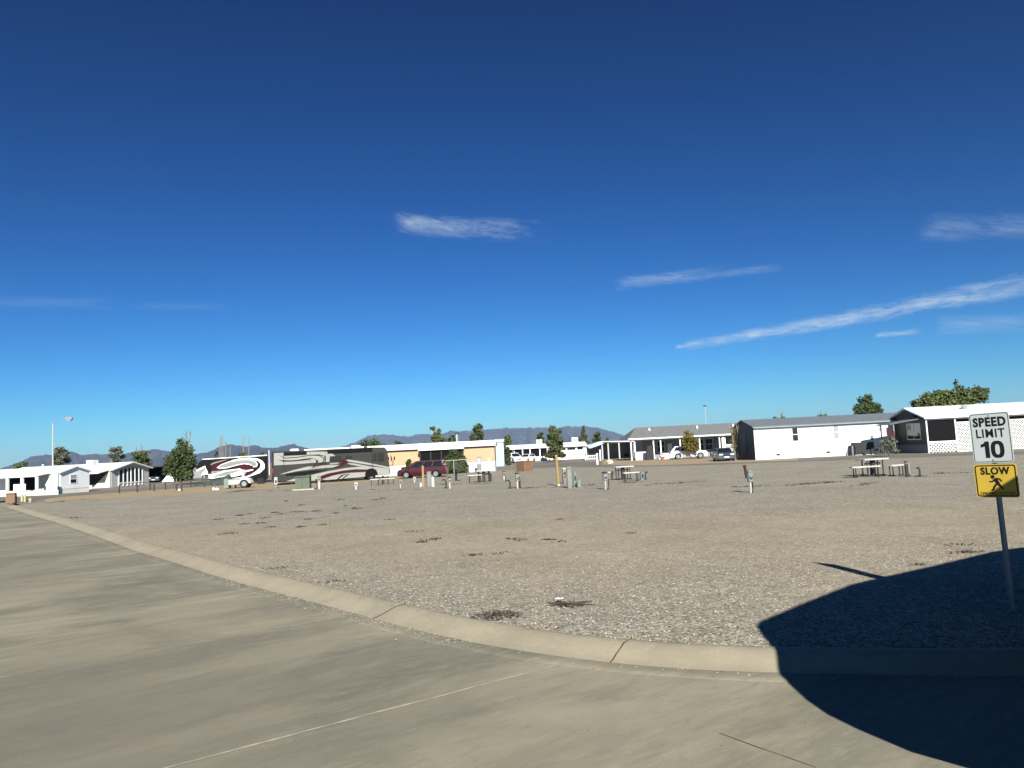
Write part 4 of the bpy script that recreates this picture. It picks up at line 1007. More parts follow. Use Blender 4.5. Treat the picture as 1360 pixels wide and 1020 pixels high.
tree('bush', 'dark bush on the skyline right beside the peach house flue', 602, 622, 572, 16, 122, 'leaf_dark', 'flat', 500, 12, trunk_frac=.5)
tree('tree', 'round dark green tree above the right end of the peach roof', 637, 620, 561, 24, 110, 'leaf_dark', 'round', 1400, 13, trunk_frac=.35)
tree('tree', 'rounded green shrub tree just right of the narrow pale blue house', 675, 615, 578, 18, 160, 'leaf_mid', 'round', 900, 14, trunk_frac=.3)
tree('hedge', 'tall dark clipped hedge beside the pale blue house', 674, 617, 594, 13, 122, 'leaf_dark', 'column', 900, 15, trunk_frac=.05, cat='hedge')
tree('tree', 'bushy dark tree behind the left roof cooler', 719, 612, 573, 17, 168, 'leaf_dark', 'round', 900, 16, trunk_frac=.3)
tree('tree', 'tall egg shaped green tree standing straight behind the spreading juniper', 738.5, 612, 566, 30, 141, 'leaf_mid', 'column', 3600, 17, trunk_frac=.15, nclump=10)
tree('juniper', 'low wide spreading juniper in front of the long white house', 736, 613.5, 597.5, 35, 132, 'leaf_juniper', 'flat', 1500, 18, trunk_frac=.30, cat='shrub', leaf=.2)
tree('tree', 'tallest pointed green tree behind the right roof cooler', 777, 612, 564, 23, 168, 'leaf_mid', 'cone', 1500, 19, trunk_frac=.2)
tree('tree', 'rounded dark tree just right of the tallest pointed tree', 795, 612, 573, 17, 170, 'leaf_dark', 'round', 900, 20, trunk_frac=.3)
tree('bush', 'small dark bush low behind the right roof cooler', 767, 612, 581, 14, 172, 'leaf_dark', 'round', 400, 201)
tree('tree', 'small dark tree standing alone on the skyline over the carport', 807.5, 610, 581, 8, 176, 'leaf_dark', 'round', 260, 21)
for i, (q, yt, wd) in enumerate(((822, 586, 16), (832, 585, 16))):
    tree('bush', ('low dark bush line over the right half of the carport roof', 'dark bush just left of the grey roofed porch corner')[i], q, 610, yt, wd, 178, 'leaf_dark', 'flat', 260, 22 + i)
tree('tree', 'small yellow green tree growing in front of the white SUV', 917, 608.5, 568.5, 26, 101.6, 'leaf_autumn', n=2300, seed=24, leaf=.14, clumps=[(-4, 0, 20, 9, 9), (6, .3, 18, 8, 9), (0, -.3, 28, 8, 8), (-2, 0, 35, 5, 5), (-6, 0, 27, 6, 6), (8, 0, 24, 5, 6), (0, .3, 14, 10, 6), (9, 0, 13, 5, 4)])
tree('bush', 'bare brownish bush at the dark end of the blue grey roofed house', 977, 611, 568, 17, 86, 'leaf_autumn', 'round', 260, 25, trunk_frac=.2, leaf=.09, bare=((973, 563, 580), (981, 562, 580), (976, 590, 600), (983, 588, 600)))
tree('tree', 'dark tuft of tree tops just over the blue grey roof peak', 989, 608, 556.5, 8, 110, 'leaf_dark', 'flat', 160, 26)
tree('tree', 'spiky low tree crown over the middle of the blue grey roof', 1040, 606, 547.5, 30, 100, 'leaf_dark', 'flat', 420, 27, trunk_frac=.6, nclump=7, bare=((1038, 549, 556),))
tree('tree', 'small flat tree crown over the roof right of the middle', 1098, 603, 542.5, 25, 100, 'leaf_mid', 'flat', 700, 28, trunk_frac=.6, nclump=8)
tree('tree', 'dense dark green tree behind the right end of the blue grey roof', 1157, 600, 522, 46, 97, 'leaf_dark', n=2600, seed=29, clumps=[(-12, 0, 56, 9, 9), (0, 0, 60, 10, 12), (10, 0, 56, 9, 10), (2, 0, 70, 8, 7), (-6, .4, 68, 6, 6), (16, 0, 52, 7, 6), (-3, -.4, 48, 16, 10)])
tree('tree', 'spreading green tree with two lobes behind the white roof at right', 1266, 598, 507, 110, 90, 'leaf_light', n=8500, seed=30, leaf=.17, clumps=[(-42, 0, 62, 10, 7), (-28, 0, 68, 12, 9), (-10, .4, 70, 13, 10), (4, 0, 62, 14, 10), (-34, .5, 56, 14, 8), (16, 0, 76, 8, 10), (12, 0, 86, 5, 5), (26, 0, 72, 12, 8), (40, 0, 74, 10, 9), (50, 0, 74, 6, 6), (34, .5, 63, 14, 8), (-14, 0, 56, 18, 9), (46, 0, 64, 9, 7), (18, 0, 60, 14, 8), (6, 0, 70, 10, 8), (-20, 0, 62, 16, 9), (-2, 0, 72, 9, 7), (24, 0, 64, 16, 9), (44, 0, 70, 12, 9)], bark='bark')
tree('shrub', 'open leggy grey shrub under the awning by the shaded end wall', 1181, 604, 566, 32, 72, 'leaf_grey', n=520, seed=31, leaf=.12, cat='shrub', clumps=[(-8, 0, 8, 8, 7), (4, 0, 14, 9, 9), (10, .3, 22, 6, 8), (-4, 0, 18, 8, 7), (8, 0, 7, 8, 6)])
tree('topiary', 'small pointed evergreen left of the maroon minivan', 544, 633, 609, 34, 84, 'leaf_dark', 'cone', 3200, 32, trunk_frac=.02, cat='shrub', leaf=.15)
tree('topiary', 'large domed clipped evergreen behind the wire fence right of the minivan', 603, 629, 596, 42, 88, 'leaf_dark', n=9000, seed=33, leaf=.13, cat='shrub', clumps=[(1, 0, 8, 19, 9), (-6, -.3, 9, 14, 9), (9, -.3, 9, 13, 10), (1, 0, 18, 15, 10), (1, 0, 26, 9, 9), (7, 0, 18, 13, 11), (-5, 0, 16, 12, 10), (14, -.3, 5, 8, 7), (-13, -.3, 5, 8, 7)])

# ------------------------------------------------------------------ lamp post
g = at(70, 656)[0]
lp = thing('lamp_post', 'tall slim white lamp post before the long porch house at left', 'street lamp', (g.x, g.y, LOT))
ht = P(69, 562, g.y).z - LOT; ax = P(88, 556, g.y).x - g.x; az_ = P(88, 557, g.y).z - LOT
MB().tube([(0, 0, 0), (0, 0, ht)], [.085, .055], 10).build('pole', M['pale_grey_wall'], lp)
MB().tube([(0, 0, ht - .1), (ax * .4, 0, ht + (az_ - ht) * .6), (ax, 0, az_)], [.03, .022, .02], 6).build('arm', M['steel'], lp)
hd = MB().prism_y([(ax - .15, az_ + .05), (ax + .05, az_ + .26), (ax + .55, az_ + .24), (ax + .75, az_ + .06), (ax + .6, az_ - .10), (ax + .05, az_ - .10)], -.17, .17).build('lamp_head', M['steel'], lp, bevel=.03)
MB().prism_y([(ax + .08, az_ - .1), (ax + .2, az_ - .19), (ax + .45, az_ - .19), (ax + .58, az_ - .1)], -.13, .13).build('lens', M['blind'], hd)

# ------------------------------------------------------------------ cars
def arch(cx, r, z0, n=9):
    a0 = math.asin(min(1, max(-1, z0 / r))) if r else 0
    return [(cx + r * math.cos(PI - t), r * math.sin(PI - t) + 0) for t in [a0 + (PI - 2 * a0) * k / n for k in range(n + 1)]]
def car(name, label, paint, low, glass, roof, Wd, wb, wr, loc, rz, belt, roofw=.78, cat='car', group=None, rim='rim', glass_m='glass', trim=None, wtrim=None):
    """low: upper outline of the lower body from nose to tail; glass: greenhouse outline bottom-front, top-front, top-rear, bottom-rear"""
    t = thing(name, label, cat, loc, rz, group)
    f, r_ = wb; gz = .24; ar = wr + .07
    def arc(c): return [(c + ar * math.cos(a), wr + ar * math.sin(a)) for a in [-.55 + (PI + 1.1) * k / 10 for k in range(11)] if wr + ar * math.sin(a) >= gz - .001]
    bottom = [(low[0][0] - .04, gz)] + arc(f) + arc(r_) + [(low[-1][0] + .04, gz)]
    hw = Wd / 2
    poly = list(low) + bottom[::-1]
    # lower body with rounded shoulders: three widths
    m = MB(); n = len(poly)
    def hwz(z): return hw - .05 * max(0, (z - .62) / .4) - .03 * max(0, (.45 - z) / .25)
    vs = [(p[0], -hwz(p[1]), p[1]) for p in poly] + [(p[0], hwz(p[1]), p[1]) for p in poly]
    m.add(vs, [tuple(range(n)), tuple(range(2 * n - 1, n - 1, -1))] + [(i, i + n, (i + 1) % n + n, (i + 1) % n) for i in range(n)])
    bo = m.build('body', M[paint], t)
    bm = bmesh.new(); bm.from_mesh(bo.data); bmesh.ops.recalc_face_normals(bm, faces=bm.faces)
    ed = [e for e in bm.edges if len(e.link_faces) == 2 and any(len(q.verts) > 6 for q in e.link_faces) and min(v.co.z for v in e.verts) > .5]
    bmesh.ops.bevel(bm, geom=ed, offset=.05, segments=2, affect='EDGES', clamp_overlap=True); bm.to_mesh(bo.data); bm.free()
    (bx0, bz0), (tx0, tz0), (tx1, tz1), (bx1, bz1) = glass
    hb = hw - .09; ht_ = hw * roofw
    gv = [(bx0, -hb, bz0), (tx0, -ht_, tz0), (tx1, -ht_, tz1), (bx1, -hb, bz1)]
    gv += [(x, -y, z) for x, y, z in gv]
    gm = MB().add(gv, [(0, 1, 2, 3), (7, 6, 5, 4), (0, 4, 5, 1), (1, 5, 6, 2), (2, 6, 7, 3), (3, 7, 4, 0)]).build('cabin', M[paint], t)
    bm = bmesh.new(); bm.from_mesh(gm.data); bmesh.ops.recalc_face_normals(bm, faces=bm.faces); bmesh.ops.bevel(bm, geom=bm.edges[:], offset=.035, segments=2, affect='EDGES'); bm.to_mesh(gm.data); bm.free()
    def lerp(a, b, k): return a + (b - a) * k
    zlo, zhi = lerp(bz0, tz0, .10), lerp(bz0, tz0, .86)
    def hy(z): return lerp(hb, ht_, (z - bz0) / (tz0 - bz0))
    # side windows: split by pillars
    for sgn in (-1, 1):
        for (a, b_) in roof:
            def xat(k, z):
                kk = (z - bz0) / (tz0 - bz0); return lerp(lerp(bx0, bx1, k), lerp(tx0, tx1, k), kk)
            pts = [(xat(a, zlo), sgn * (hy(zlo) + .001), zlo), (xat(b_, zlo), sgn * (hy(zlo) + .001), zlo), (xat(b_, zhi), sgn * (hy(zhi) + .001), zhi), (xat(a, zhi), sgn * (hy(zhi) + .001), zhi)]
            MB().slab(pts, (0, sgn, .2), .012).build('window', M[glass_m], t)
    for nm, k in (('windscreen', 0), ('rear_window', 1)):
        b0, t0 = ((bx0, bz0), (tx0, tz0)) if k == 0 else ((bx1, bz1), (tx1, tz1))
        q0 = (lerp(b0[0], t0[0], .1), lerp(b0[1], t0[1], .1)); q1 = (lerp(b0[0], t0[0], .88), lerp(b0[1], t0[1], .88))
        y0, y1 = hy(q0[1]) - .09, hy(q1[1]) - .09
        MB().slab([(q0[0], -y0, q0[1]), (q0[0], y0, q0[1]), (q1[0], y1, q1[1]), (q1[0], -y1, q1[1])], (1 if k == 0 else -1, 0, .6), .012).build(nm, M[glass_m], t)
    for c in (f, r_):
        for sgn in (-1, 1):
            wl = thing('wheel', None, None, (0, 0, 0)); wl.parent = t
            y0 = sgn * (hw - .22); y1 = sgn * (hw - .01)
            MB().wheel(c, min(y0, y1), max(y0, y1), wr, wr).build('tyre', M['rubber'], wl)
            MB().tube([(c, sgn * (hw - .03), wr), (c, sgn * (hw + .004), wr)], wr * .66, 16).build('rim', M[rim], wl)
            h = MB()
            for k in range(5):
                a = 2 * PI * k / 5 + .3; h.tube([(c + wr * .38 * math.cos(a), sgn * (hw + .002), wr + wr * .38 * math.sin(a)), (c + wr * .38 * math.cos(a), sgn * (hw + .008), wr + wr * .38 * math.sin(a))], wr * .13, 8)
            h.build('rim_opening', M['rubber'], wl)
    xn, xt = low[0][0], low[-1][0]
    for sgn in (-1, 1):
        y0 = sgn * (hw - .14)
        MB().box(xn - .16, xn + .018, min(y0, y0 - sgn * .42), max(y0, y0 - sgn * .42), .62, .80).build('headlight', M['lamp'], t, bevel=.02)
        MB().box(xt - .018, xt + .1, min(y0 + sgn * .05, y0 - sgn * .16), max(y0 + sgn * .05, y0 - sgn * .16), .72, 1.0).build('tail_light', M['tail'], t, bevel=.02)
        ym = sgn * (hw + .01); MB().box(bx0 - .55, bx0 - .40, min(ym, ym + sgn * .17), max(ym, ym + sgn * .17), bz0 + .02, bz0 + .17).build('mirror', M[paint], t, bevel=.03)
    MB().box(xn - .05, xn + .02, -.42, .42, .56, .72).build('grille', M['black'], t)
    MB().box(xn - .1, xn + .05, -hw + .08, hw - .08, .30, .52).build('bumper', M[trim or paint], t, bevel=.04)
    MB().box(xt - .05, xt + .1, -hw + .08, hw - .08, .32, .58).build('bumper', M[trim or paint], t, bevel=.04)
    MB().box(xn - .012, xn + .056, -.26, .26, .38, .50).build('number_plate', M['paper'], t)
    hx = MB()
    for sgn in (-1, 1):
        for k in (.38, .66):
            x = bx0 + (bx1 - bx0) * k; hx.box(x - .09, x + .09, sgn * (hw - .03) - .012, sgn * (hw - .03) + .012, belt - .12, belt - .09)
    hx.build('door_handle', M[trim or paint], t)
    return t
SUVL = [(-2.42 + 4.84, .55), (2.42, .82), (2.25, .98), (1.25, 1.10), (1.1, 1.12), (-2.3, 1.16), (-2.42, 1.0), (-2.45, .55)]
# x forward; nose is the first point
v = at(568, 635)[0]; a1 = at(553, 636)[0]
car('minivan', 'maroon minivan parked beside the peach house', 'maroon_paint',
    [(2.45, .50), (2.47, .72), (2.30, .88), (1.35, 1.08), (1.2, 1.10), (-2.3, 1.12), (-2.44, .95), (-2.46, .50)],
    [(1.75, 1.02), (.55, 1.70), (-2.1, 1.72), (-2.36, 1.10)], [(.12, .36), (.40, .66), (.70, .95)], 1.92, (1.55, -1.45), .34,
    (P(562, 630, 78.5).x, 78.5, LOT), R(180 - 4), 1.08)
c = at(1, 1)
suv = car('suv', 'white SUV parked under the grey roofed porch behind the small tree', 'white_car',
    [(2.42, .55), (2.44, .85), (2.25, 1.0), (1.2, 1.12), (1.0, 1.14), (-2.2, 1.18), (-2.38, 1.0), (-2.42, .55)],
    [(1.3, 1.08), (.45, 1.74), (-1.75, 1.72), (-2.28, 1.14)], [(.10, .36), (.40, .66), (.70, .92)], 1.94, (1.5, -1.42), .38,
    (P(914, 605, 103.5).x, 103.5, LOT), R(-6), 1.12)
car('sedan', 'steel blue sedan parked nose out beside the dark end wall', 'blue_car',
    [(2.45, .45), (2.47, .66), (2.3, .80), (1.2, .94), (1.0, .96), (-1.6, 1.0), (-2.35, .98), (-2.5, .85), (-2.5, .45)],
    [(1.2, .90), (.35, 1.42), (-.95, 1.42), (-1.75, .96)], [(.12, .46), (.50, .90)], 1.86, (1.5, -1.38), .33,
    (P(965, 609, 84).x, 85.2, LOT), R(-97), .92)
D6 = 141
car('suv', 'white SUV nose on before the long white house, left of the brown box', 'white_car',
    [(2.42, .55), (2.44, .85), (2.25, 1.0), (1.2, 1.12), (1.0, 1.14), (-2.2, 1.18), (-2.38, 1.0), (-2.42, .55)],
    [(1.3, 1.08), (.6, 1.80), (-1.9, 1.80), (-2.3, 1.14)], [(.10, .36), (.40, .66), (.70, .92)], 1.98, (1.5, -1.42), .38,
    (P(681.5, 605, D6).x, D6, LOT), R(-62), 1.12)
car('hatchback', 'white car half hidden behind the brown box', 'white_car',
    [(2.1, .5), (2.12, .7), (1.95, .86), (1.1, .98), (.9, 1.0), (-1.9, 1.04), (-2.05, .9), (-2.1, .5)],
    [(1.1, .96), (.3, 1.48), (-1.5, 1.46), (-1.98, 1.0)], [(.10, .46), (.5, .92)], 1.78, (1.3, -1.25), .33,
    (P(700, 605, D6 + 2).x, D6 + 2, LOT), R(-118), .96)
car('sedan', 'dark sedan in the shade inside the left carport', 'blue_car',
    [(2.3, .45), (2.32, .66), (2.15, .80), (1.2, .94), (1.0, .96), (-1.6, 1.0), (-2.2, .98), (-2.35, .85), (-2.35, .45)],
    [(1.2, .90), (.35, 1.42), (-.95, 1.42), (-1.75, .96)], [(.12, .46), (.50, .90)], 1.82, (1.42, -1.3), .32,
    (P(207, 640, 127).x, 127.5, LOT), R(-80), .92)
# ------------------------------------------------------------------ motorhome and trailer
def local_frame(px, py, D, phi):
    o = P(px, py, D); o.z = LOT; x = Vector((math.cos(phi), math.sin(phi), 0)); return o, x
def onside(o, x, px, py, off=0):         # photo point on the vehicle's near side -> (s, z)
    n = Vector((-x.y, x.x, 0)); d = ray(px, py); k = ((o - EYE).dot(n) + off) / d.dot(n); q = EYE + d * k - o
    return q.dot(x), q.z
def decals(root, o, x, crop, sc_, polys, th0=.006):
    for i, (nm, mat, pts) in enumerate(polys):
        q = [onside(o, x, crop[0] + a / sc_, crop[1] + b / sc_) for a, b in pts]
        MB().prism_y(q, -th0 - .0016 * i, -.001).build(nm, M[mat], root)
phi = R(21)
o, x = local_frame(363, 641, 76.0, phi)
mh = thing('motorhome', 'long beige and grey motorhome with maroon swooshes parked left of the peach house', 'motorhome', o, phi)
cr = (350, 580); k_ = 7.556
S = lambda a, b: onside(o, x, cr[0] + a / k_, cr[1] + b / k_)
outl = [S(*q) for q in ((98, 440), (96, 158), (110, 148), (470, 137), (1085, 107), (1218, 107), (1243, 140), (1268, 320), (1272, 350), (1266, 388), (1130, 398), (1120, 370), (1095, 350), (1065, 347), (1040, 365), (1030, 405), (640, 440), (540, 448), (380, 452), (130, 455))]
body = MB().prism_y(outl, 0, 2.5).build('body', M['rv_grey'], mh, bevel=.06)
decals(mh, o, x, cr, k_, [
    ('upper_panel', 'beige_panel', [(104, 165), (470, 150), (630, 150), (690, 168), (722, 195), (665, 200), (660, 252), (560, 258), (440, 266), (300, 277), (104, 288)]),
    ('stripe', 'beige_panel', [(160, 378), (300, 335), (440, 300), (640, 285), (768, 285), (700, 307), (520, 322), (330, 347), (200, 374)]),
    ('lower_panel', 'beige_panel', [(585, 430), (700, 388), (830, 364), (1035, 355), (1028, 398), (980, 406), (640, 434)]),
    ('lower_panel', 'beige_panel', [(225, 448), (330, 414), (440, 387), (510, 393), (520, 440), (380, 448)]),
    ('stripe', 'beige_panel', [(450, 392), (640, 347), (830, 313), (960, 300), (1090, 300), (1258, 318), (1262, 384), (1132, 392), (1122, 366), (1095, 345), (1040, 330), (930, 326), (800, 339), (640, 370), (565, 400), (565, 425), (480, 425)]),
    ('stripe', 'beige_panel', [(800, 238), (862, 230), (1000, 252), (1258, 303), (1258, 318), (1090, 287), (900, 258)]),
    ('stripe', 'beige_panel', [(840, 264), (902, 267), (1092, 302), (1000, 302), (862, 278)]),
    ('stripe', 'rv_silver', [(670, 262), (760, 258), (745, 275), (660, 280)]),
    ('sweep', 'rv_maroon', [(580, 390), (700, 362), (860, 337), (1000, 329), (1150, 326), (1000, 345), (880, 352), (740, 380), (600, 413), (578, 415)]),
    ('sweep', 'rv_maroon', [(480, 312), (520, 272), (530, 242), (508, 226), (550, 238), (541, 268), (515, 302)]),
    ('sweep', 'rv_maroon', [(700, 322), (770, 280), (790, 242), (770, 218), (802, 226), (848, 246), (832, 267), (772, 302)]),
    ('sweep', 'rv_maroon', [(150, 235), (300, 238), (470, 224), (470, 232), (300, 248), (200, 250)]),
    ('pinstripe', 'rv_black', [(145, 228), (200, 246), (330, 234), (470, 213), (530, 225), (470, 219), (330, 240), (200, 252)]),
    ('pinstripe', 'rv_black', [(155, 185), (215, 212), (330, 204), (470, 183), (560, 186), (612, 218), (602, 255), (560, 292), (480, 322), (555, 285), (595, 252), (603, 220), (556, 191), (470, 189), (330, 210), (210, 219)]),
    ('pinstripe', 'rv_black', [(470, 183), (560, 178), (622, 196), (622, 262), (560, 300), (614, 260), (613, 200), (556, 184)]),
    ('lower_band', 'rv_black', [(222, 372), (420, 347), (560, 337), (640, 331), (500, 366), (410, 386), (225, 393)]),
    ('pinstripe', 'rv_black', [(738, 425), (780, 385), (860, 362), (800, 388), (752, 425)]),
    ('pinstripe', 'rv_black', [(790, 420), (830, 385), (870, 368), (842, 390), (800, 420)]),
])
def sidebox(name, mat, a, b, c, d, t=.05, inset=0):
    q0, q1 = S(a, b), S(c, d); return box(name, M[mat], mh, q0[0], q1[0], -t - .032, inset - .03, q1[1], q0[1])
sidebox('window', 'glass', 666, 197, 778, 250, .02); sidebox('window', 'glass', 818, 195, 890, 217, .02)
dr = sidebox('door', 'beige_panel', 1142, 330, 1222, 372, .012); sidebox('door_window', 'glass', 1145, 158, 1210, 242, .02); sidebox('window', 'glass', 1100, 168, 1136, 240, .02)
sidebox('slide_edge', 'rv_black', 199, 168, 206, 335, .03); sidebox('slide_edge', 'rv_black', 469, 128, 475, 318, .03); sidebox('slide_edge', 'rv_black', 623, 150, 627, 350, .01)
sidebox('slide_awning', 'rv_black', 203, 158, 430, 176, .10); sidebox('awning', 'rv_black', 640, 128, 1085, 146, .08); sidebox('door_seam', 'rv_black', 1089, 110, 1092, 325, .01)
for a, b_ in ((275, 362), (895, 992)):
    q0, q1 = S(a, 150), S(b_, 150); zt = S(a, 122 if a < 500 else 86)[1]; zb_ = S(a, 146 if a < 500 else 118)[1]
    box('roof_air_conditioner', M['white'], mh, q0[0], q1[0], .8, 1.7, zb_ - .1, zt, .06)
q = S(1040, 108); MB().tube([(q[0], 1.0, q[1] - .1), (q[0], 1.0, q[1] + .06), (q[0], 1.0, q[1] + .22)], [.17, .17, .06], 12).build('satellite_dome', M['dark_metal'], mh)
q0 = S(1243, 150); q1 = S(1268, 318)
MB().slab([(q0[0] + .01, .15, q0[1]), (q0[0] + .01, 2.35, q0[1]), (q1[0] - .01, 2.35, q1[1]), (q1[0] - .01, .15, q1[1])], (1, 0, .15), .03).build('windscreen', M['glass'], mh)
for yy in (-.25, 2.75):
    a = S(1268, 290); b_ = S(1308, 200)
    mm = MB().tube([(a[0], .05 if yy < 0 else 2.45, a[1]), (a[0] + .28, yy, a[1] + .08), (b_[0], yy, b_[1] - .1), (b_[0] - .02, yy, b_[1])], .03, 6).build('mirror_arm', M['black'], mh)
    box('mirror', M['black'], mm, b_[0] - .06, b_[0] + .05, yy - .11, yy + .11, b_[1] - .35, b_[1])
wz = .5
for a in (1083, 505):
    s_ = S(a, 390)[0]
    for y0, y1 in ((.02, .34), (2.16, 2.48)):
        wl = thing('wheel', None, None); wl.parent = mh
        MB().wheel(s_, y0, y1, .5, .5).build('tyre', M['rubber'], wl); yy = y0 - .012 if y0 < 1 else y1 + .012
        MB().tube([(s_, (y0 + y1) / 2, .5), (s_, yy, .5)], .27, 14).build('rim', M['steel'], wl)
MB().prism_y([(S(1083, 390)[0] + .66 * math.cos(2 * PI * k / 20), .52 + .66 * math.sin(2 * PI * k / 20)) for k in range(20) if .52 + .66 * math.sin(2 * PI * k / 20) > .3], -.028, -.02).build('wheel_arch', M['rv_black'], mh)
ub = MB(); l0, l1 = S(140, 440)[0], S(1020, 400)[0]; ub.box(l0, l1, .25, 2.25, .32, .62); ub.build('chassis', M['black'], mh)
for a in (285, 500, 640): box('jack', M['dark_metal'], mh, S(a, 440)[0] - .06, S(a, 440)[0] + .06, .15, .3, .0, .4)
box('tail_light', M['tail'], mh, -.03, .02, .12, .3, 1.2, 1.7); box('tail_light', M['tail'], mh, -.03, .02, 2.2, 2.38, 1.2, 1.7)
L_mh = o, x

phi = R(15)
o, x = local_frame(268, 643.5, 92.0, phi)
ft = thing('fifth_wheel_trailer', 'black and white fifth wheel trailer with maroon swirls behind the low fence posts', 'travel trailer', o, phi)
cr = (240, 580); k_ = 10.46
S = lambda a, b: onside(o, x, cr[0] + a / k_, cr[1] + b / k_)
outl = [S(*q) for q in ((300, 318), (700, 288), (1195, 262), (1200, 560), (1195, 600), (960, 612), (400, 605), (388, 580), (370, 548), (288, 540), (240, 500), (207, 462), (215, 430), (245, 360))]
MB().prism_y(outl, 0, 2.5).build('body', M['rv_black'], ft, bevel=.08)
decals(ft, o, x, cr, k_, [
    ('nose_panel', 'white', [(212, 462), (340, 402), (350, 442), (375, 482), (380, 522), (292, 538), (244, 500)]),
    ('nose_stripe', 'rv_silver', [(232, 485), (335, 425), (345, 455), (300, 500), (285, 530), (250, 503)]),
    ('sweep', 'rv_maroon', [(410, 392), (540, 345), (700, 318), (560, 378), (492, 430), (620, 448), (520, 485), (420, 482), (440, 440)]),
    ('stripe', 'rv_silver', [(412, 382), (470, 352), (600, 322), (660, 316), (560, 345), (470, 372), (420, 393)]),
    ('swoosh', 'white', [(690, 332), (800, 305), (950, 290), (1060, 300), (1130, 330), (1166, 380), (1166, 442), (1100, 505), (960, 552), (860, 577), (700, 582), (920, 547), (1040, 482), (1100, 430), (1112, 380), (1080, 340), (1000, 315), (900, 316), (800, 333)]),
    ('swirl', 'white', [(498, 430), (560, 385), (680, 340), (850, 314), (960, 314), (1045, 340), (1072, 382), (1055, 420), (1012, 424), (960, 390), (880, 380), (780, 399), (650, 436), (540, 447)]),
    ('swirl', 'rv_silver', [(515, 430), (565, 392), (680, 350), (850, 324), (960, 324), (1035, 350), (1058, 382), (1040, 410), (1010, 410), (960, 378), (880, 368), (780, 388), (650, 422), (540, 436)]),
    ('sweep', 'rv_maroon', [(720, 424), (900, 382), (1000, 404), (1012, 432), (900, 462), (840, 462), (760, 434)]),
    ('lower_band', 'white', [(378, 522), (480, 510), (600, 470), (822, 440), (862, 464), (830, 477), (1012, 450), (1002, 467), (832, 512), (700, 537), (540, 562), (430, 588), (388, 578)]),
    ('lower_band', 'rv_silver', [(450, 548), (620, 488), (800, 458), (830, 468), (745, 500), (600, 545), (470, 562)]),
    ('stripe', 'white', [(560, 562), (760, 535), (905, 500), (890, 520), (760, 552), (600, 582), (540, 584)]),
    ('sweep', 'rv_maroon', [(880, 548), (940, 498), (1062, 468), (962, 532)]),
    ('stripe', 'rv_silver', [(430, 480), (560, 470), (640, 452), (560, 488), (450, 510), (418, 500)]),
])
q0, q1 = S(300, 318), S(1195, 262)
MB().prism_y([(q0[0], q0[1] - .02), (q1[0], q1[1] - .02), (q1[0], q1[1] + .10), (q0[0], q0[1] + .08)], -.03, 2.53).build('roof', M['white'], ft)
lad = MB(); a = S(1206, 190); b_ = S(1206, 530)
for yy in (.12, .62): lad.tube([(a[0] + .16, yy, b_[1]), (a[0] + .16, yy, a[1])], .045, 6)
for k in range(8):
    z = b_[1] + (a[1] - b_[1]) * (k + .5) / 8; lad.tube([(a[0] + .16, .12, z), (a[0] + .16, .62, z)], .03, 5)
lad.build('ladder', M['white'], ft)
for a in (880, 1010):
    s_ = S(a, 600)[0]
    for y0, y1 in ((.03, .3), (2.2, 2.47)): MB().wheel(s_, y0, y1, .42, .42).build('wheel', M['rubber'], ft)
for a in (300, 345): box('landing_leg', M['dark_metal'], ft, S(a, 600)[0] - .06, S(a, 600)[0] + .06, .3, .42, 0, 1.2)
box('chassis', M['black'], ft, S(420, 600)[0], S(1150, 600)[0], .2, 2.3, .35, .75)
tp = at(330, 641)[0]
tb = thing('tarp_covered_hitch', 'grey green tarp draped under the trailer nose', 'tarp', (P(322, 640, 91).x - 3.2, 90.6, LOT))
mb = MB()
for i in range(13):
    for j in range(9):
        u_, v_ = i / 12, j / 8
        mb.v.append((-2.2 + 4.4 * u_, -.9 + 1.8 * v_, max(.0, (.25 + 1.0 * u_ ** 1.5) * math.sin(PI * min(1, max(0, v_))) ** .6 * (1 if u_ < .96 else .2) + .18 * noise.noise(Vector((u_ * 5, v_ * 4, 2))))))
for i in range(12):
    for j in range(8): mb.f.append((i * 9 + j, (i + 1) * 9 + j, (i + 1) * 9 + j + 1, i * 9 + j + 1))
mb.build('cover', M['tarp'], tb, smooth=True)
# small white utility trailer
g, s = at(322, 648)
ut = thing('utility_trailer', 'small white box trailer with one round wheel before the big trailer', 'trailer', (g.x, g.y, LOT), R(4))
box('cargo_box', M['peds_white'], ut, -1.15, -.25, -.55, .55, .35, .85, .03); box('front_panel', M['peds_green'], ut, -1.6, -1.17, -.45, .45, .05, .95, .03)
MB().prism_y([(-.3, .45), (-.15, .82), (.3, 1.0), (.75, .85), (.95, .45), (.8, .42), (.6, .72), (.3, .8), (0, .72), (-.15, .42)], -.62, .62).build('fender', M['white'], ut, bevel=.03)
wl = thing('wheel', None, None); wl.parent = ut
MB().wheel(.32, -.62, -.38, .40, .40).build('tyre', M['rubber'], wl); MB().tube([(.32, -.6, .40), (.32, -.635, .40)], .23, 16).build('rim', M['rim'], wl)
MB().wheel(.32, .38, .62, .40, .40).build('wheel', M['rubber'], ut)
MB().tube([(.7, 0, .4), (2.2, 0, .32)], .04, 6).build('drawbar', M['dark_metal'], ut); MB().tube([(.1, 0, .8), (.1, 0, 1.75)], .16, 10).build('mast', M['peds_white'], ut)
g, s = at(345, 643); t_ = MB().wheel(0, -.15, .15, .3, .42).build('spare_tyre', M['rubber']); t_.location = (g.x, g.y + .3, LOT); tag(t_, 'loose dark tyre on the ground between trailer and motorhome', 'tyre')

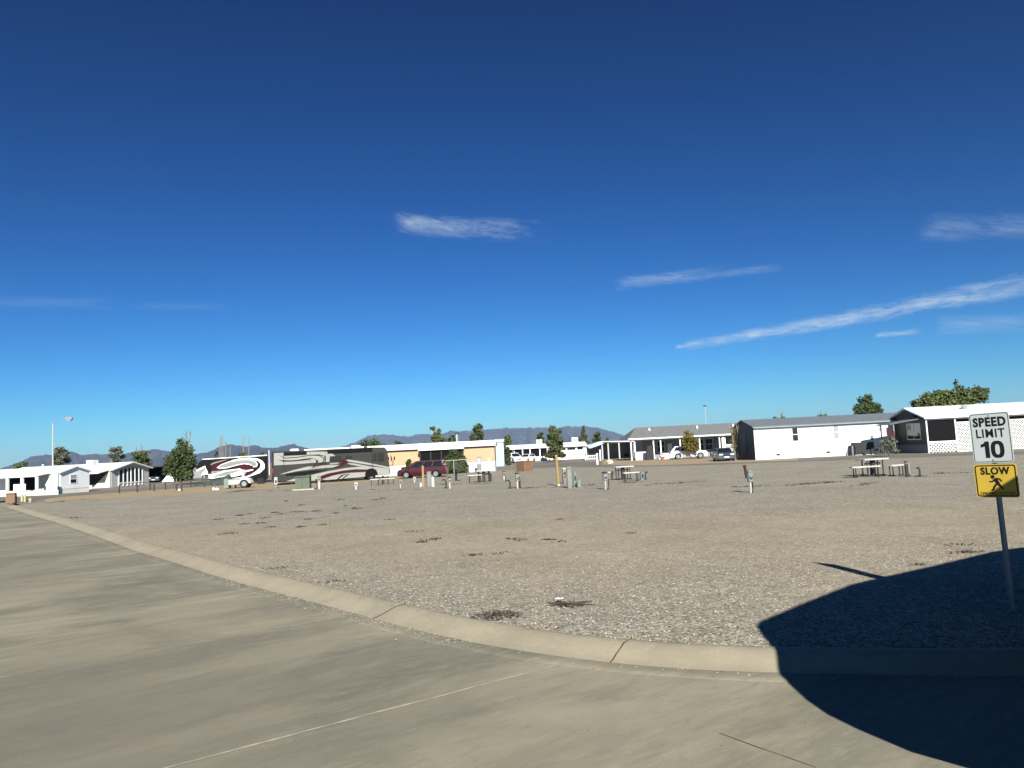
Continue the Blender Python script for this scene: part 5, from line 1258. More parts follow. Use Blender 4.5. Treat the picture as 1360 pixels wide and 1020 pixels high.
# ------------------------------------------------------------------ picnic tables and benches
def slab_table(label, px, yb, ytop, wpx, rz, group='concrete topped picnic tables on the gravel lot'):
    g, s = at(px, yb); L_ = wpx * s; hh = P(px, ytop, g.y).z - LOT
    t = thing('picnic_table', label, 'picnic table', (g.x, g.y, LOT), rz, group)
    box('tabletop', M['slab'], t, -L_ / 2, L_ / 2, -.38, .38, hh - .075, hh, .012)
    for q in (-.32, .32):
        for yy in (-.2, .2): MB().tube([(q * L_, yy, 0), (q * L_, yy, hh - .076)], .035, 8).build('leg', M['dark_metal'], t)
        box('foot', M['dark_metal'], t, q * L_ - .05, q * L_ + .05, -.34, .34, 0, .06)
    box('pedestal', M['dark_metal'], t, -.10, .10, -.10, .10, 0, hh - .08); box('crossbar', M['dark_metal'], t, -.32 * L_, .32 * L_, -.04, .04, hh - .30, hh - .22)
    return t
def slab_bench(label, px, yb, ytop, wpx, rz):
    g, s = at(px, yb); L_ = wpx * s; hh = P(px, ytop, g.y).z - LOT
    t = thing('bench', label, 'bench', (g.x, g.y, LOT), rz, 'concrete topped benches beside the picnic tables')
    box('seat', M['slab'], t, -L_ / 2, L_ / 2, -.15, .15, hh - .07, hh, .012)
    for q in (-.38, .38):
        for yy in (-.1, .1): MB().tube([(q * L_, yy, 0), (q * L_, yy, hh - .071)], .028, 8).build('leg', M['dark_metal'], t)
        box('foot', M['dark_metal'], t, q * L_ - .035, q * L_ + .035, -.18, .18, 0, .05)
    return t
slab_table('picnic table nearest the speed limit sign, before the white house', 1160, 632, 608.8, 37, R(14))
slab_bench('bench in front of the picnic table nearest the sign', 1150, 633.5, 619, 41, R(9))
slab_bench('bench at the right end of the picnic table nearest the sign', 1191, 632, 617, 24, R(25))
slab_table('picnic table in the middle of the lot below the grey roofed porch', 828, 637, 619, 26, R(18))
slab_bench('bench in front of the middle picnic table, right of it', 838.5, 639, 627, 23, R(16))
slab_bench('bench left of the middle picnic table, behind a utility pedestal', 808, 637.5, 626.5, 15, R(20))
slab_table('picnic table right of the domed evergreen, before the peach house', 643, 640, 624.5, 22, R(12))
slab_bench('bench in front of the picnic table right of the domed evergreen', 631, 641, 630.5, 19, R(8))
slab_bench('bench right of the picnic table by the domed evergreen', 647.5, 639.5, 629, 13, R(14))
slab_table('picnic table beside the motorhome front wheel', 509, 643, 631, 20, R(12))
slab_bench('bench left of the picnic table by the motorhome', 498, 644.5, 636, 12, R(10))
slab_bench('bench in front of the picnic table by the motorhome', 515, 643.5, 635, 19, R(8))

# ------------------------------------------------------------------ utility pedestals, posts, pipes
GP = 'utility hookups standing on the gravel lot'
def upedestal(label, px, yb, yt, wpx, cap, base, hose=None, meter=None, name='utility_pedestal', frac=.5, basew=.5, rz=None, top=None):
    g, s = at(px, yb); hh = (yb - yt) * s; w_ = wpx * s
    t = thing(name, label, 'utility pedestal', (g.x, g.y, LOT), R(20) if rz is None else rz, GP)
    MB().tube([(0, 0, -.02), (0, 0, hh * frac + .02)], w_ * basew / 2, 10).build('base_post', M[base], t)
    b = MB().box(-w_ / 2, w_ / 2, -w_ * .35, w_ * .35, hh * frac, hh * .9).build('cabinet', M[cap], t, bevel=.02)
    box('lid', M[top or cap], t, -w_ * .54, w_ * .54, -w_ * .40, w_ * .40, hh * .9 + .002, hh, .02)
    box('door', M['dark_metal'], b, -w_ * .28, w_ * .28, -w_ * .35 - .012, -w_ * .35 - .001, hh * (frac + .12), hh * .74)
    if meter: MB().tube([(-w_ * .2, -w_ * .36, hh * (frac + .25)), (-w_ * .2, -w_ * .62, hh * (frac + .25))], w_ * .22, 10).build('meter', M['steel'], b)
    if hose:
        k = hose * w_; MB().tube([(k * .5, 0, hh * .62), (k * .9, .02, hh * .55), (k, 0, hh * .25), (k * .7, -.03, .03), (k * .2, -.05, .03)], .03, 6).build('hose', M['black'], t)
    return t
def simplebox(name, label, px, yb, yt, wpx, mat, dfrac=1.0, cat='utility pedestal', rz=0, lid=None, group=GP, taper=0):
    g, s = at(px, yb); hh = (yb - yt) * s; w_ = wpx * s
    t = thing(name, label, cat, (g.x, g.y, LOT), rz, group)
    w2 = w_ * (1 - taper)
    m = MB().add([(-w_ / 2, -w_ * dfrac / 2, 0), (w_ / 2, -w_ * dfrac / 2, 0), (w_ / 2, w_ * dfrac / 2, 0), (-w_ / 2, w_ * dfrac / 2, 0), (-w2 / 2, -w2 * dfrac / 2, hh * .9), (w2 / 2, -w2 * dfrac / 2, hh * .9), (w2 / 2, w2 * dfrac / 2, hh * .9), (-w2 / 2, w2 * dfrac / 2, hh * .9)], [(0, 3, 2, 1), (4, 5, 6, 7), (0, 1, 5, 4), (1, 2, 6, 5), (2, 3, 7, 6), (3, 0, 4, 7)]).build('body', M[mat], t, bevel=.025)
    box('lid', M[lid or mat], t, -w2 * .54, w2 * .54, -w2 * dfrac * .54, w2 * dfrac * .54, hh * .9 + .003, hh, .02)
    return t
def pipe(label, px, yb, yt, side=-1, mat='dark_metal', reach=.28, rz=0):
    g, s = at(px, yb); hh = (yb - yt) * s
    t = thing('water_riser', label, 'standpipe', (g.x, g.y, LOT), rz, 'standpipes on the gravel lot')
    MB().tube([(0, 0, -.02), (0, 0, hh * .8), (side * .05, 0, hh * .95), (side * reach * .6, 0, hh), (side * reach, 0, hh * .93)], .045, 8).build('pipe', M[mat], t)
    MB().tube([(side * reach * .3, 0, hh * .98), (side * reach * .3, 0, hh * 1.06)], .07, 8).build('valve_handle', M['dark_metal'], t)
    MB().cyl(0, 0, -.01, .07, .11, 10).build('base_collar', M['dark_metal'], t)
    return t
upedestal('slim pale pedestal at the rear corner of the motorhome', 366.5, 648.5, 634, 4, 'peds_white', 'peds_green', frac=.35, basew=.8)
upedestal('pale pedestal just right of the green transformer', 424, 649.5, 632, 4.2, 'peds_tan', 'peds_white', hose=-.7, frac=.55, basew=.8)
upedestal('squat white pedestal with a black hose right of the transformer', 473, 650, 640.5, 4.2, 'peds_white', 'peds_white', hose=.6, frac=.45, basew=.8)
upedestal('tan topped pedestal with white foot in front of the minivan nose', 532, 648.5, 636.5, 4.5, 'peds_tan', 'peds_white', frac=.5, basew=.38)
upedestal('short white post pedestal by the minivan front wheel', 550.5, 641, 633.5, 3.4, 'peds_white', 'peds_white', frac=.4, basew=.6)
simplebox('utility_box', 'tall grey utility box right of the orange stake', 570, 646.5, 626.5, 5.6, 'peds_grey', .7, rz=R(18), lid='peds_tan')
g, s = at(575.2, 646.5); t = thing('utility_cylinder', 'white cylinder pedestal beside the tall grey utility box', 'utility pedestal', (g.x, g.y - .05, LOT), 0, GP)
MB().cyl(0, 0, 0, 13 * s, 2.3 * s, 14).build('body', M['peds_white'], t); MB().tube([(0, 0, 13 * s + .002), (0, 0, 14 * s)], [2.5 * s, 1.6 * s], 14).build('lid', M['peds_green'], t)
pipe('dark crooked standpipe left of the tan topped pedestal with a cap', 592.5, 648.5, 637, -1)
upedestal('tan pedestal with dark cap and white foot right of the crooked standpipe', 597.5, 648.7, 633.5, 4.4, 'peds_tan', 'peds_white', meter=True, frac=.52, basew=.5, top='dark_metal')
pipe('grey crooked standpipe before the domed evergreen', 609.5, 638.5, 631.5, 1, 'peds_grey', .18)
g, s = at(606, 638.5); b = MB().box(-.10, .10, -.08, .08, 0, 8.5 * s).box(-.13, .13, -.11, .11, 8.5 * s, 8.5 * s + .06).build('short_post', M['black']); b.location = g; tag(b, 'short black post before the domed evergreen', 'post')
upedestal('cream footed pedestal with black post right of the peach house picnic table', 669.5, 637.5, 626, 3.8, 'peds_tan', 'peds_white', hose=.7, frac=.45, basew=.6, top='dark_metal')
pipe('dark crooked standpipe between two pedestals left of the yellow bollard', 677.5, 648.8, 638, -1)
upedestal('grey metered pedestal with white foot under the brown box', 687.5, 648.8, 628, 4.6, 'peds_grey', 'peds_white', meter=True, frac=.45, basew=.5, top='dark_metal')
g, s = at(690.3, 648.3); b = MB().box(-.07, .07, -.05, .05, 0, 12 * s).box(-.05, .05, -.04, .04, 12 * s, 15 * s).build('marker_stake', M['red']); b.location = g; tag(b, 'reddish brown stake right of the grey metered pedestal', 'stake')
upedestal('tan pedestal with white meter behind the grey utility column', 750, 642, 621.5, 5, 'peds_tan', 'peds_tan', hose=-.5, meter=True, frac=.25, basew=.8, top='peds_white')
simplebox('utility_box', 'tall grey utility column right of the yellow bollard', 756.5, 648.5, 620, 5.6, 'peds_grey', .7, rz=R(16), lid='peds_tan')
upedestal('pale green pedestal between the tall column and the short green box', 764, 646.8, 626.8, 4.0, 'peds_green', 'peds_green', hose=.55, frac=.3, basew=.9)
simplebox('utility_box', 'short pale green utility box at the right of the pedestal cluster', 769, 647.3, 636, 4.4, 'peds_green', .8, rz=R(16), taper=.1)
upedestal('grey metered pedestal with white foot and black hose before the middle table', 804.5, 650.3, 627, 6.0, 'peds_grey', 'peds_white', hose=.85, meter=True, frac=.5, basew=.3, top='dark_metal')
upedestal('small grey pedestal right of the middle picnic bench', 853, 637.5, 627, 5.2, 'peds_green', 'peds_grey', frac=.15, basew=.8)
pipe('grey crooked standpipe right of the small grey pedestal', 857.5, 637, 627, 1, 'dark_metal', .15)
upedestal('grey green pedestal with white foot and hoses standing alone right of the lot middle', 997.5, 654.5, 625, 7.0, 'peds_green', 'peds_white', hose=.5, meter=True, frac=.48, basew=.34, top='peds_green')
g, s = at(991.8, 635.3); b = MB().tube([(0, 0, 0), (-.07, 0, 15.5 * s)], .085, 10).tube([(-.072, 0, 15.5 * s + .001), (-.08, 0, 17.3 * s)], .10, 10).build('red_post', M['red']); b.location = g; tag(b, 'dark red post behind the lone grey green pedestal', 'post')
g, s = at(1204.8, 633.3); t = thing('bollard', 'dark bollard with a flat cap right of the end bench', 'bollard', (g.x, g.y, LOT)); MB().cyl(0, 0, 0, 17 * s, 2.1 * s, 12).build('post', M['dark_metal'], t); MB().cyl(0, 0, 17 * s + .001, 18.8 * s, 1.7 * s, 12).build('neck', M['peds_tan'], t); MB().cyl(0, 0, 18.8 * s + .001, 20.5 * s, 2.2 * s, 12).build('cap', M['dark_metal'], t)
simplebox('utility_box', 'pale slim utility box just behind the dark capped bollard', 1207.8, 632.5, 614, 2.6, 'peds_grey', .8)
pipe('crooked grey standpipe right of the dark capped bollard', 1222, 633, 621, -1, 'dark_metal', .15)
# yellow bollard, orange stake
g, s = at(742, 645.5); yb = thing('bollard', 'leaning yellow bollard in the middle of the lot', 'bollard', (g.x, g.y, LOT))
MB().tube([(0, 0, -.02), (-.055, 0, 40 * s)], 1.9 * s, 12).build('post', M['yellow'], yb); MB().tube([(-.055, 0, 40 * s + .001), (-.056, 0, 40.8 * s)], [1.9 * s, .8 * s], 12).build('cap', M['peds_white'], yb)
MB().cyl(0, 0, 0, .12, 2.2 * s, 12).build('foot', M['peds_white'], yb)
g, s = at(562.5, 646.5); os_ = thing('marker_stake', 'thin orange marker stake left of the tall grey utility box', 'stake', (g.x, g.y, LOT)); MB().box(-.07, .07, -.02, .02, 0, 27.5 * s).build('stake', M['orange'], os_); box('foot_box', M['peds_white'], os_, -.26, -.1, -.08, .05, .0, .30)
# transformer
g, s = at(403, 650.5); tr = thing('transformer', 'green pad transformer before the motorhome', 'transformer', (g.x, g.y, LOT), R(6))
hh = 16.5 * s; w_ = 18.5 * s
box('pad', M['concrete_pad'], tr, -w_ * .65, w_ * .85, -.75, .9, -.02, .10); box('cabinet', M['xfmr'], tr, -w_ / 2, w_ / 2, -.5, .5, .101, hh, .03)
MB().prism_x([(-.54, hh + .002), (.54, hh + .002), (.50, hh + .10), (-.35, hh + .10)], -w_ * .52, w_ * .52).build('lid', M['xfmr'], tr, bevel=.02); box('door_seam', M['black'], tr, -.012, .012, -.504, -.499, .15, hh - .05)
# brown box and bins
g, s = at(697, 626); bb = thing('brown_enclosure', 'square brown box on the far edge of the lot', 'box', (g.x, g.y + .6, LOT), R(40))
box('walls', M['brown_box'], bb, -.62, .62, -.62, .62, 0, 1.02, .012); box('rim', M['brown_box'], bb, -.65, .65, -.65, .65, 1.022, 1.09, .012)
g, s = at(15, 668.5); t = thing('litter_bin', 'square tan litter bin at the far left kerb end', 'litter bin', (g.x, g.y, LOT), R(20)); q = 5.4 * s
box('body', M['tan_box'], t, -q, q, -q, q, 0, 12 * s, .04); box('lid', M['tan_box'], t, -q * 1.05, q * 1.05, -q * 1.05, q * 1.05, 12 * s + .003, 13.6 * s, .03)
g, s = at(31, 666.5); nb = thing('notice_board', 'white notice board on two yellow posts near the far kerb end', 'notice board', (g.x, g.y, LOT), R(15))
for q in (-1.6, 1.8): box('post', M['pale_yellow'], nb, q * s - .07, q * s + .07, -.07, .07, 0, 11 * s)
box('board', M['white'], nb, -11 * s, 3.2 * s, -.14, -.075, 9.5 * s, 23.5 * s)
g, s = at(40, 667); fh = thing('fire_hydrant', 'small pale yellow hydrant right of the notice board', 'hydrant', (g.x, g.y, LOT)); r_ = 1.1 * s
MB().tube([(0, 0, 0), (0, 0, .06), (0, 0, .061), (0, 0, 4.2 * s), (0, 0, 5.0 * s), (0, 0, 5.8 * s)], [r_ * 1.7, r_ * 1.7, r_, r_, r_ * 1.15, r_ * .4], 12).build('barrel', M['pale_yellow'], fh); MB().tube([(-2.3 * s, 0, 3.4 * s), (2.3 * s, 0, 3.4 * s)], r_ * .65, 10).build('nozzle', M['pale_yellow'], fh)
g, s = at(526.5, 632); t = thing('blue_tub', 'blue tub on the ground beside the peach house wall', 'tub', (g.x, g.y + 2, LOT)); MB().prism_y([(-.30, 0), (.30, 0), (.36, .5), (-.36, .5)], -.3, .3).build('tub', M['tub_blue'], t); box('rim', M['tub_blue'], t, -.40, .40, -.34, .34, .502, .56)
# satellite dish
g = P(522, 632, 86.5); t = thing('satellite_dish', 'small satellite dish on a pole before the peach wall', 'satellite dish', (g.x, 86.5, LOT), R(-78)); hd_ = P(522, 610, 86.5).z - LOT
MB().tube([(0, 0, 0), (0, 0, hd_)], .035, 6).build('pole', M['steel'], t)
mb = MB(); 
for i in range(6):
    for j in range(16):
        r = .40 * i / 5; a = 2 * PI * j / 16; mb.v.append((r * math.cos(a), -.05 - .25 * (r / .4) ** 2 * .5, hd_ + .1 + r * math.sin(a) * 1.1))
for i in range(5):
    for j in range(16): mb.f.append((i * 16 + j, i * 16 + (j + 1) % 16, (i + 1) * 16 + (j + 1) % 16, (i + 1) * 16 + j))
mb.build('dish', M['dark_metal'], t, smooth=True)
# meter cabinet, pole at peach house
t = thing('meter_cabinet', 'grey meter cabinet against the white skirting of the peach house', 'meter cabinet', (P(636, 615, 88).x, 88.6, LOT)); MB().box(-.27, .27, -.15, .15, 0, 1.75).build('cabinet', M['peds_grey'], t); box('door', M['steel'], t, -.2, .2, -.17, -.152, .9, 1.6)
t = thing('meter_pole', 'thin dark pole with a box at the right end of the peach house', 'pole', (P(649.5, 615, 88).x, 88.3, LOT)); MB().tube([(0, 0, 0), (0, 0, P(649.5, 600, 88.3).z - LOT)], .035, 6).build('pole', M['steel'], t); box('meter', M['steel'], t, -.12, .12, -.1, .06, 1.1, 1.5)
# chain link fence
fx0, fx1 = P(588, 620, 85).x, P(625, 620, 85).x; cf = thing('chain_link_fence', 'low chain link fence in front of the domed evergreen', 'fence', (0, 85, LOT)); zt = P(605, 611, 85).z - LOT
for q in (fx0, (fx0 + fx1) / 2 - .3, fx1): MB().tube([(q, 0, 0), (q, 0, zt + .05)], .04, 6).build('post', M['steel'], cf)
MB().tube([(fx0, 0, zt - .05), (fx1, 0, zt + .02)], .045, 6).build('top_rail', M['steel'], cf)
wr_ = MB(); n = 12
for k in range(n): 
    a = fx0 + (fx1 - fx0) * k / n
    for sgn in (1, -1):
        b_ = a + sgn * zt
        if fx0 <= b_ <= fx1: wr_.tube([(a, 0, .03), (b_, 0, zt - .05)], .003, 3)
wr_.build('wire_mesh', M['steel'], cf)
# low fence of black posts along the left verge
for i, (q, yb_, yt) in enumerate(((158.5, 655.5, 645), (182.2, 653.8, 644), (199.3, 651.3, 644), (204.7, 652.3, 644), (219.8, 650.5, 640.7), (234.5, 651, 644), (241.3, 652, 643), (253.4, 646.8, 639.6), (271.6, 647, 642.5), (281, 645, 641), (304.3, 645, 639.5))):
    g, s = at(q, yb_); b = MB().tube([(0, 0, -.02), (.01 * math.sin(i), 0, (yb_ - yt) * s)], .075, 8).tube([(0, 0, (yb_ - yt) * s + .001), (0, 0, (yb_ - yt) * s + .05)], [.09, .03], 8).build('short_post', M['dark_metal'])
    b.location = g; tag(b, 'short black post on the tan verge at left', 'post', 'short black posts along the left verge')
g, s = at(313, 648); b = MB().cyl(0, 0, 0, 10 * s, 1.1 * s, 8).cyl(0, 0, 10 * s + .001, 10.5 * s, 1.3 * s, 8).build('short_post', M['peds_tan']); b.location = g; tag(b, 'thicker tan post just left of the small white trailer', 'post')
a, b_ = at(181, 648)[0], at(304, 642.5)[0]
rl = MB().tube([(0, 0, .62), ((b_.x - a.x) * .33, (b_.y - a.y) * .33, .5), ((b_.x - a.x) * .66, (b_.y - a.y) * .66, .6), (b_.x - a.x, b_.y - a.y, .6)], .03, 5).build('chain', M['dark_metal']); rl.location = a; tag(rl, 'sagging dark chain strung between the short black posts', 'chain')
# small pale stones and bags
for i, (q, yy, r, lab) in enumerate(((283.8, 651, .22, 'left one of two white stones on the tan verge'), (288.2, 651, .22, 'right one of two white stones on the tan verge'), (238, 651.5, .16, 'small white stone at the foot of the black posts'), (810, 616, .45, 'pale boulder on the verge before the carport'), (59, 657.5, .35, 'white stone block at the foot of the porch wall'))):
    g = at(q, yy)[0]; bm = bmesh.new(); bmesh.ops.create_icosphere(bm, subdivisions=3, radius=r)
    for v_ in bm.verts: v_.co *= .8 + .45 * noise.noise(v_.co * 3.5 + Vector((i * 7, 0, 0))); v_.co.z *= .8
    me = bpy.data.meshes.new('boulder'); bm.to_mesh(me); bm.free(); me.materials.append(M['stone' if i == 3 else 'white']); ob = bpy.data.objects.new('boulder', me); COL.objects.link(ob); ob.location = g + Vector((0, 0, r * .5)); tag(ob, lab, 'stone')
# flag under the awning
fl = thing('flag', 'faded red flag hanging from the awning post', 'flag', (aw.location.x - .9, aw.location.y - .1, LOT))
MB().tube([(-.2, 0, 2.85), (.75, -.1, 2.2)], .02, 5).build('staff', M['dark_metal'], fl)
mb = MB()
for i in range(9):
    for j in range(7): mb.v.append((-.05 + .75 * i / 8, -.04 + .08 * math.sin(i * 1.1 + j * .4), 2.72 - .6 * i / 8 * .7 - .75 * j / 6))
for i in range(8):
    for j in range(6): mb.f.append((i * 7 + j, (i + 1) * 7 + j, (i + 1) * 7 + j + 1, i * 7 + j + 1))
mb.build('cloth', M['flag'], fl)
# grill beside the grey porch
g = at(832, 611)[0]; t = thing('barbecue_grill', 'small black kettle grill at the left post of the grey roofed porch', 'grill', (g.x, g.y, LOT)); mb = MB()
MB().tube([(0, 0, .55), (0, 0, .72), (0, 0, .95), (0, 0, 1.02)], [.2, .42, .34, .05], 12).build('kettle', M['black'], t)
for k in range(3): MB().tube([(.15 * math.cos(k * 2.1), .15 * math.sin(k * 2.1), .6), (.4 * math.cos(k * 2.1), .4 * math.sin(k * 2.1), 0)], .025, 5).build('leg', M['dark_metal'], t)
g = at(873, 611.5)[0]; t = thing('patio_heater', 'dark covered garden frame under the grey roofed porch', 'garden frame', (P(865, 605, 107).x, 107.2, LOT)); MB().box(-.5, .35, -.3, .3, 0, 2.0).build('cover', M['black'], t); box('base', M['dark_metal'], t, -.6, .45, -.4, .4, -.01, .1)
g = at(880, 611.5)[0]; t = thing('flower_pot', 'terracotta pot by the white porch steps', 'flower pot', (g.x, g.y, LOT)); MB().tube([(0, 0, 0), (0, 0, .4)], [.22, .32], 12).build('pot', M['rust_trim'], t); MB().tube([(0, 0, .401), (0, 0, .5)], .35, 12).build('rim', M['rust_trim'], t)

# ------------------------------------------------------------------ weeds, litter, loose stones
def tuft(mb, c, spread, n, hgt, rg, elong=1.0, ang=0.0):
    for _ in range(n):
        r = spread * rg.random() ** .6; a = rg.random() * 6.28
        dx, dy = r * math.cos(a) * elong, r * math.sin(a) / max(1, elong * .7)
        p = Vector((c.x + dx * math.cos(ang) - dy * math.sin(ang), c.y + dx * math.sin(ang) + dy * math.cos(ang), c.z))
        h = hgt * rg.uniform(.35, 1.1) * (1 - .5 * r / max(spread, .01)); t = rg.random() * 6.28; w_ = .006 + .008 * rg.random() + .0004 * c.y; l_ = rg.uniform(.02, .09)
        q = Vector((math.cos(t), math.sin(t), 0))
        mb.add([p - q * w_, p + q * w_, p + q * (w_ * .4) + Vector((q.y * l_, -q.x * l_, h)), p - q * (w_ * .4) + Vector((q.y * l_, -q.x * l_, h))], [(0, 1, 2, 3)])
rg = random.Random(5); wm = MB()
for q in ((318, 685), (333, 683), (352, 688), (365, 681), (372, 683), (395, 680), (420, 679), (408, 690), (325, 696), (345, 695), (302, 709), (445, 682), (470, 675), (474, 676), (459, 672), (548, 706), (560, 720), (572, 717), (578, 716), (680, 716), (690, 717.5), (728, 717), (741, 720), (625, 738), (640, 737), (668, 735), (398, 700), (430, 697), (360, 700), (290, 690), (508, 662), (500, 664), (452, 664), (440, 773), (372, 755), (100, 688), (840, 708), (745, 690), (400, 671), (380, 666), (520, 690), (1283, 734), (1293, 733), (1220, 750), (1275, 724)):
    g = G(*q); tuft(wm, g, rg.uniform(.10, .28), rg.randint(14, 40), .05 + .0006 * g.y, rg, rg.uniform(1, 1.9), rg.uniform(-.5, .6))
for x0_, y0_, x1_, y1_, n in ((585, 643.5, 650, 641.5, 16), (690, 648.5, 760, 646, 16), (775, 645, 800, 643, 7), (825, 641.5, 848, 640, 8), (858, 644.5, 938, 639, 18), (965, 647, 1045, 644, 12), (1050, 644.5, 1110, 640, 26), (1120, 634, 1232, 633, 18), (1235, 629, 1300, 627, 12), (430, 652, 560, 650, 10), (1130, 646, 1165, 641, 10), (60, 668, 130, 662, 14), (300, 652, 420, 651, 10)):
    for k in range(n):
        f = rg.random(); g = G(x0_ + (x1_ - x0_) * f, y0_ + (y1_ - y0_) * f + rg.uniform(-.8, .8)); tuft(wm, g, rg.uniform(.12, .40), rg.randint(4, 16), .06, rg, rg.uniform(1, 2.4), 0)
o_ = wm.build('weeds', M['weed']); tag(o_, 'scattered low dark weeds and debris on the gravel lot', 'weeds', kind='stuff')
g = G(660, 818); m_ = MB(); tuft(m_, Vector((0, 0, 0)), .30, 300, .05, rg, 1.15, .1); o_ = m_.build('weed_patch', M['weed']); o_.location = g; tag(o_, 'dark matted weed patch on the gravel close to the kerb', 'weed')
g = G(750, 803); t = thing('sprawling_weed', 'dark sprawling weed with long runners, white scrap of paper on it', 'weed', g)
m_ = MB()
for k in range(11):
    a = k * 2.4 + rg.uniform(-.3, .3); l_ = rg.uniform(.14, .36) + (.16 if k == 5 else 0)
    for j in range(16):
        f = rg.random(); c = Vector((l_ * f * math.cos(a) * 1.1, l_ * f * math.sin(a), 0)); tuft(m_, c, .035, 2, .035, rg)
m_.build('leaves', M['weed'], t); MB().tube([(-.25, -.05, .015), (0, 0, .03), (.42, .10, .012)], .006, 5).tube([(0, 0, .03), (.4, -.12, .012)], .007, 5).build('stem', M['weed'], t)
g = G(743, 801.5); mb = MB()
for i in range(7):
    for j in range(5): mb.v.append((-.06 + .12 * i / 6, -.035 + .07 * j / 4, .075 + .02 * noise.noise(Vector((i * .8, j * .9, 1)))))
for i in range(6):
    for j in range(4): mb.f.append((i * 5 + j, (i + 1) * 5 + j, (i + 1) * 5 + j + 1, i * 5 + j + 1))
o_ = mb.build('paper_scrap', M['paper']); o_.location = g; tag(o_, 'small white scrap of paper lying on the sprawling weed', 'litter')
for q, lab in (((833, 849.5), 'dry straw tuft at the kerb edge beside the cracked joint'), ((714, 836), 'small dry straw tuft at the kerb edge below the weed patch'), ((540, 803), 'dry straw tuft at the kerb joint on the left')):
    m_ = MB(); tuft(m_, Vector((0, 0, 0)), .16, 60, .04, rg, 1.8, -.1); o_ = m_.build('straw_tuft', M['straw']); o_.location = G(*q); tag(o_, lab, 'dry grass')
for q in ((1270, 601), (1250, 602), (1240, 602.4), (1290, 600)):
    m_ = MB(); tuft(m_, Vector((0, 0, 0)), .7, 80, .25, rg, 1.8, 0); o_ = m_.build('dry_grass', M['straw']); o_.location = G(*q); tag(o_, 'dry yellow grass at the foot of the white lattice porch', 'dry grass', 'dry grass along the lattice porch')
# loose stones washed into the gutter and lying on the near gravel
def pebbles(name, spots, mats, lab):
    per = {m__: MB() for m__ in mats}; keys = list(mats)
    for p, r in spots:
        m__ = per[rg.choice(keys)]; n = 6; a0 = rg.random() * 6.28; e = rg.uniform(.6, 1); hgt = r * rg.uniform(.5, .95)
        top = [(p.x + r * .55 * math.cos(a0 + 1.047 * k + .4) * rg.uniform(.7, 1.2), p.y + r * .55 * math.sin(a0 + 1.047 * k + .4) * e, p.z + hgt * rg.uniform(.8, 1.1)) for k in range(n)]
        mid = [(p.x + r * math.cos(a0 + 1.047 * k) * rg.uniform(.8, 1.15), p.y + r * math.sin(a0 + 1.047 * k) * e, p.z + hgt * .25) for k in range(n)]
        m__.add(mid + top, [tuple(range(n, 2 * n))] + [(k, (k + 1) % n, (k + 1) % n + n, k + n) for k in range(n)])
    me_all = MB(); me = bpy.data.meshes.new(name); fi = []
    for i, k in enumerate(keys): me_all.add(per[k].v, per[k].f); fi += [i] * len(per[k].f)
    o_ = me_all.build(name, M[keys[0]])
    for k in keys[1:]: o_.data.materials.append(M[k])
    for pl, i in zip(o_.data.polygons, fi): pl.material_index = i
    return tag(o_, lab, 'gravel', kind='stuff')
for nm, c in (('peb_a', (.30, .27, .22)), ('peb_b', (.22, .20, .168)), ('peb_c', (.13, .115, .095)), ('peb_d', (.26, .215, .165)), ('peb_e', (.40, .375, .325))): M[nm] = pm(nm, c, .9, .2, 30)
PB = ['peb_a', 'peb_b', 'peb_c', 'peb_d', 'peb_e']
spots = []
gl = offset(edge, .58)
for i in range(len(gl)):
    q = gl[i]
    dens = 6 + 20 * max(0, noise.noise(Vector((i * .06, 3, 0)))) + (34 if -6.5 < q.x < -.6 else 0)
    if q.x > 6 or q.x < -22: continue
    for _ in range(int(dens)): spots.append((Vector((q.x + rg.gauss(0, .16), q.y + rg.gauss(0, .10), .010)), rg.uniform(.006, .017)))
for _ in range(220):
    q = Vector((rg.uniform(-7, 5), rg.uniform(5.2, 10), .001)); spots.append((q, rg.uniform(.003, .007)))
for i in range(0, len(edge)):            # stones spilt over the top of the kerb
    q = edge[i]
    if q.x > 7 or q.x < -16: continue
    n_ = offset(edge[max(0, i - 1):i + 2], 1)[min(1, i)] - q if 0 < i < len(edge) - 1 else Vector((0, -1))
    for _ in range(int(3 + 9 * max(0, noise.noise(Vector((i * .11, 9, 0)))))):
        o1 = abs(rg.gauss(0, .07)); tq = q + n_ * (o1 - .03) + Vector((rg.uniform(-.17, .17), 0)); spots.append((Vector((tq.x, tq.y, LOT + .012)), rg.uniform(.006, .014)))
pebbles('gutter_pebbles', spots, PB[:4], 'loose pebbles washed into the gutter along the kerb')
lotpoly = [Vector((q.x, q.y)) for q in edge]
def on_lot(x_, y_):
    i = min(range(0, len(edge), 2), key=lambda k: (edge[k].x - x_) ** 2 + (edge[k].y - y_) ** 2); i = min(i, len(edge) - 2)
    t_ = edge[i + 1] - edge[i]; d = Vector((x_, y_)) - edge[i]; return t_.x * d.y - t_.y * d.x > .02
spots = []
tries = 0
while len(spots) < 9000 and tries < 60000:
    tries += 1; y_ = 7.2 + 13 * rg.random() ** 2.0; x_ = rg.uniform(-.52, .70) * y_
    if rg.random() < min(1, (20.2 - y_) / 9) and on_lot(x_, y_): spots.append((Vector((x_, y_, LOT - .003)), rg.uniform(.008, .017)))
pebbles('loose_gravel', spots, PB, 'loose crushed stones lying over the near gravel lot')

# ------------------------------------------------------------------ the travel trailer that throws the foreground shadow (stands just outside the picture at right)
vo = U * TR_S + V * TR_T; vo.z = 0
van = thing('travel_trailer', 'dark tall travel trailer with rounded nose on the road at the right, outside the picture', 'travel trailer', vo, math.atan2(U.y, U.x))
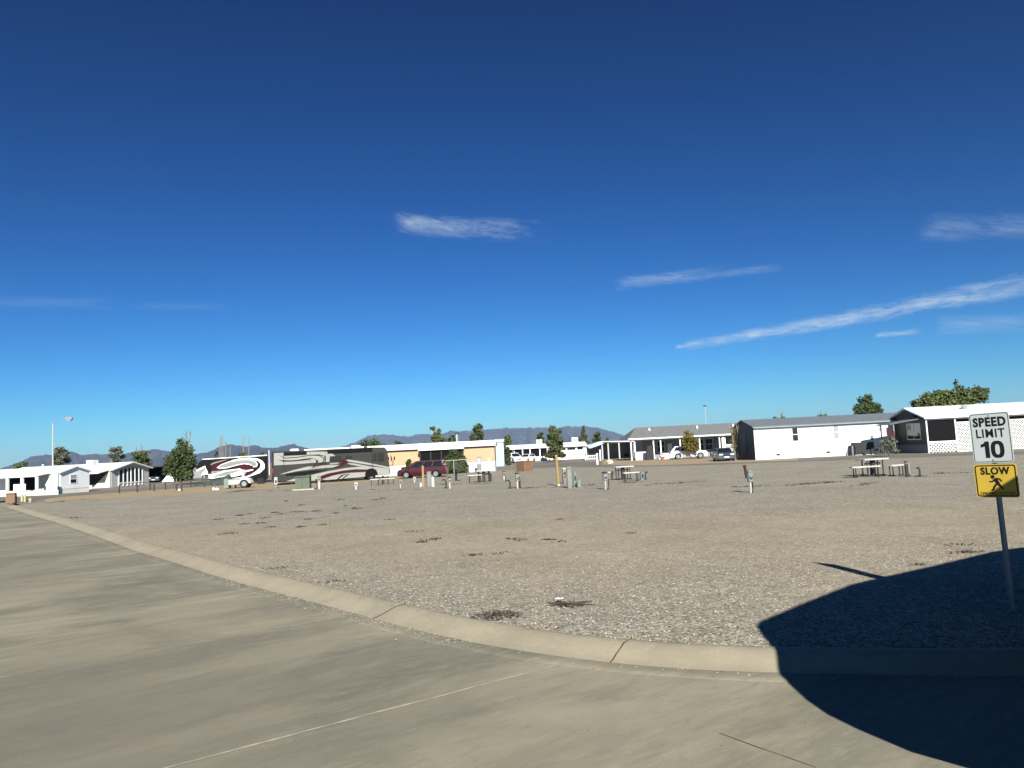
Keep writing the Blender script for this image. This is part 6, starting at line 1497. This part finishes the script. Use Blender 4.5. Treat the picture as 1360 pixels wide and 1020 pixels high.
# local x runs back from the nose along the side street; the side facing the lot is y = 0
vp = [(.62, .55), (.43, .95), (.17, 1.26), (.05, 1.59), (.0, 1.83), (.03, 2.05), (.12, 2.29), (.17, 2.44), (.74, 3.31), (.90, 3.38), (1.95, 3.52), (3.5, 3.70), (4.4, 3.68), (6.0, 3.62), (8.0, 3.58), (9.0, 3.46), (9.2, 3.0), (9.3, .55)]
MB().prism_y(vp, -2.45, 0).build('body', M['rv_grey'], van, bevel=.04)
def vq(pts, y, t, nm, mat): MB().slab([(a, y, b) for a, b in pts], (0, 1 if y > -1 else -1, 0), t).build(nm, M[mat], van)
for y in (.001, -2.451):
    for a, b_ in ((1.6, 2.5), (5.4, 6.8), (7.6, 8.6)): vq([(a, 1.7), (b_, 1.7), (b_, 2.6), (a, 2.6)], y, .012, 'window', 'glass')
    vq([(.4, 1.15), (9.1, 1.05), (9.1, 1.3), (.3, 1.4)], y, .008, 'stripe', 'beige_panel')
vq([(3.4, .75), (4.2, .75), (4.2, 2.75), (3.4, 2.75)], .001, .02, 'door', 'beige_panel')
for c in (5.0, 5.95):
    for y0, y1 in ((-.30, -.04), (-2.41, -2.15)):
        wl = thing('wheel', None, None); wl.parent = van; MB().wheel(c, y0, y1, .36, .36).build('tyre', M['rubber'], wl); yy = y1 + .012 if y1 > -1 else y0 - .012
        MB().tube([(c, (y0 + y1) / 2, .36), (c, yy, .36)], .22, 16).build('rim', M['rim'], wl)
MB().box(.9, 9.2, -2.3, -.15, .40, .55).build('chassis', M['black'], van)
MB().tube([(.9, -.4, .45), (-.55, -1.22, .45)], .05, 6).tube([(.9, -2.05, .45), (-.55, -1.22, .45)], .05, 6).build('drawbar', M['black'], van)
MB().box(-.3, -.2, -1.28, -1.16, 0, .45).build('jack', M['black'], van)
MB().box(9.3, 9.36, -.4, -.25, 1.0, 1.5).build('tail_light', M['tail'], van); MB().box(9.3, 9.36, -2.2, -2.05, 1.0, 1.5).build('tail_light', M['tail'], van)
MB().box(4.5, 5.6, -1.6, -.85, 3.5, 3.72).build('roof_air_conditioner', M['peds_grey'], van, bevel=.05)
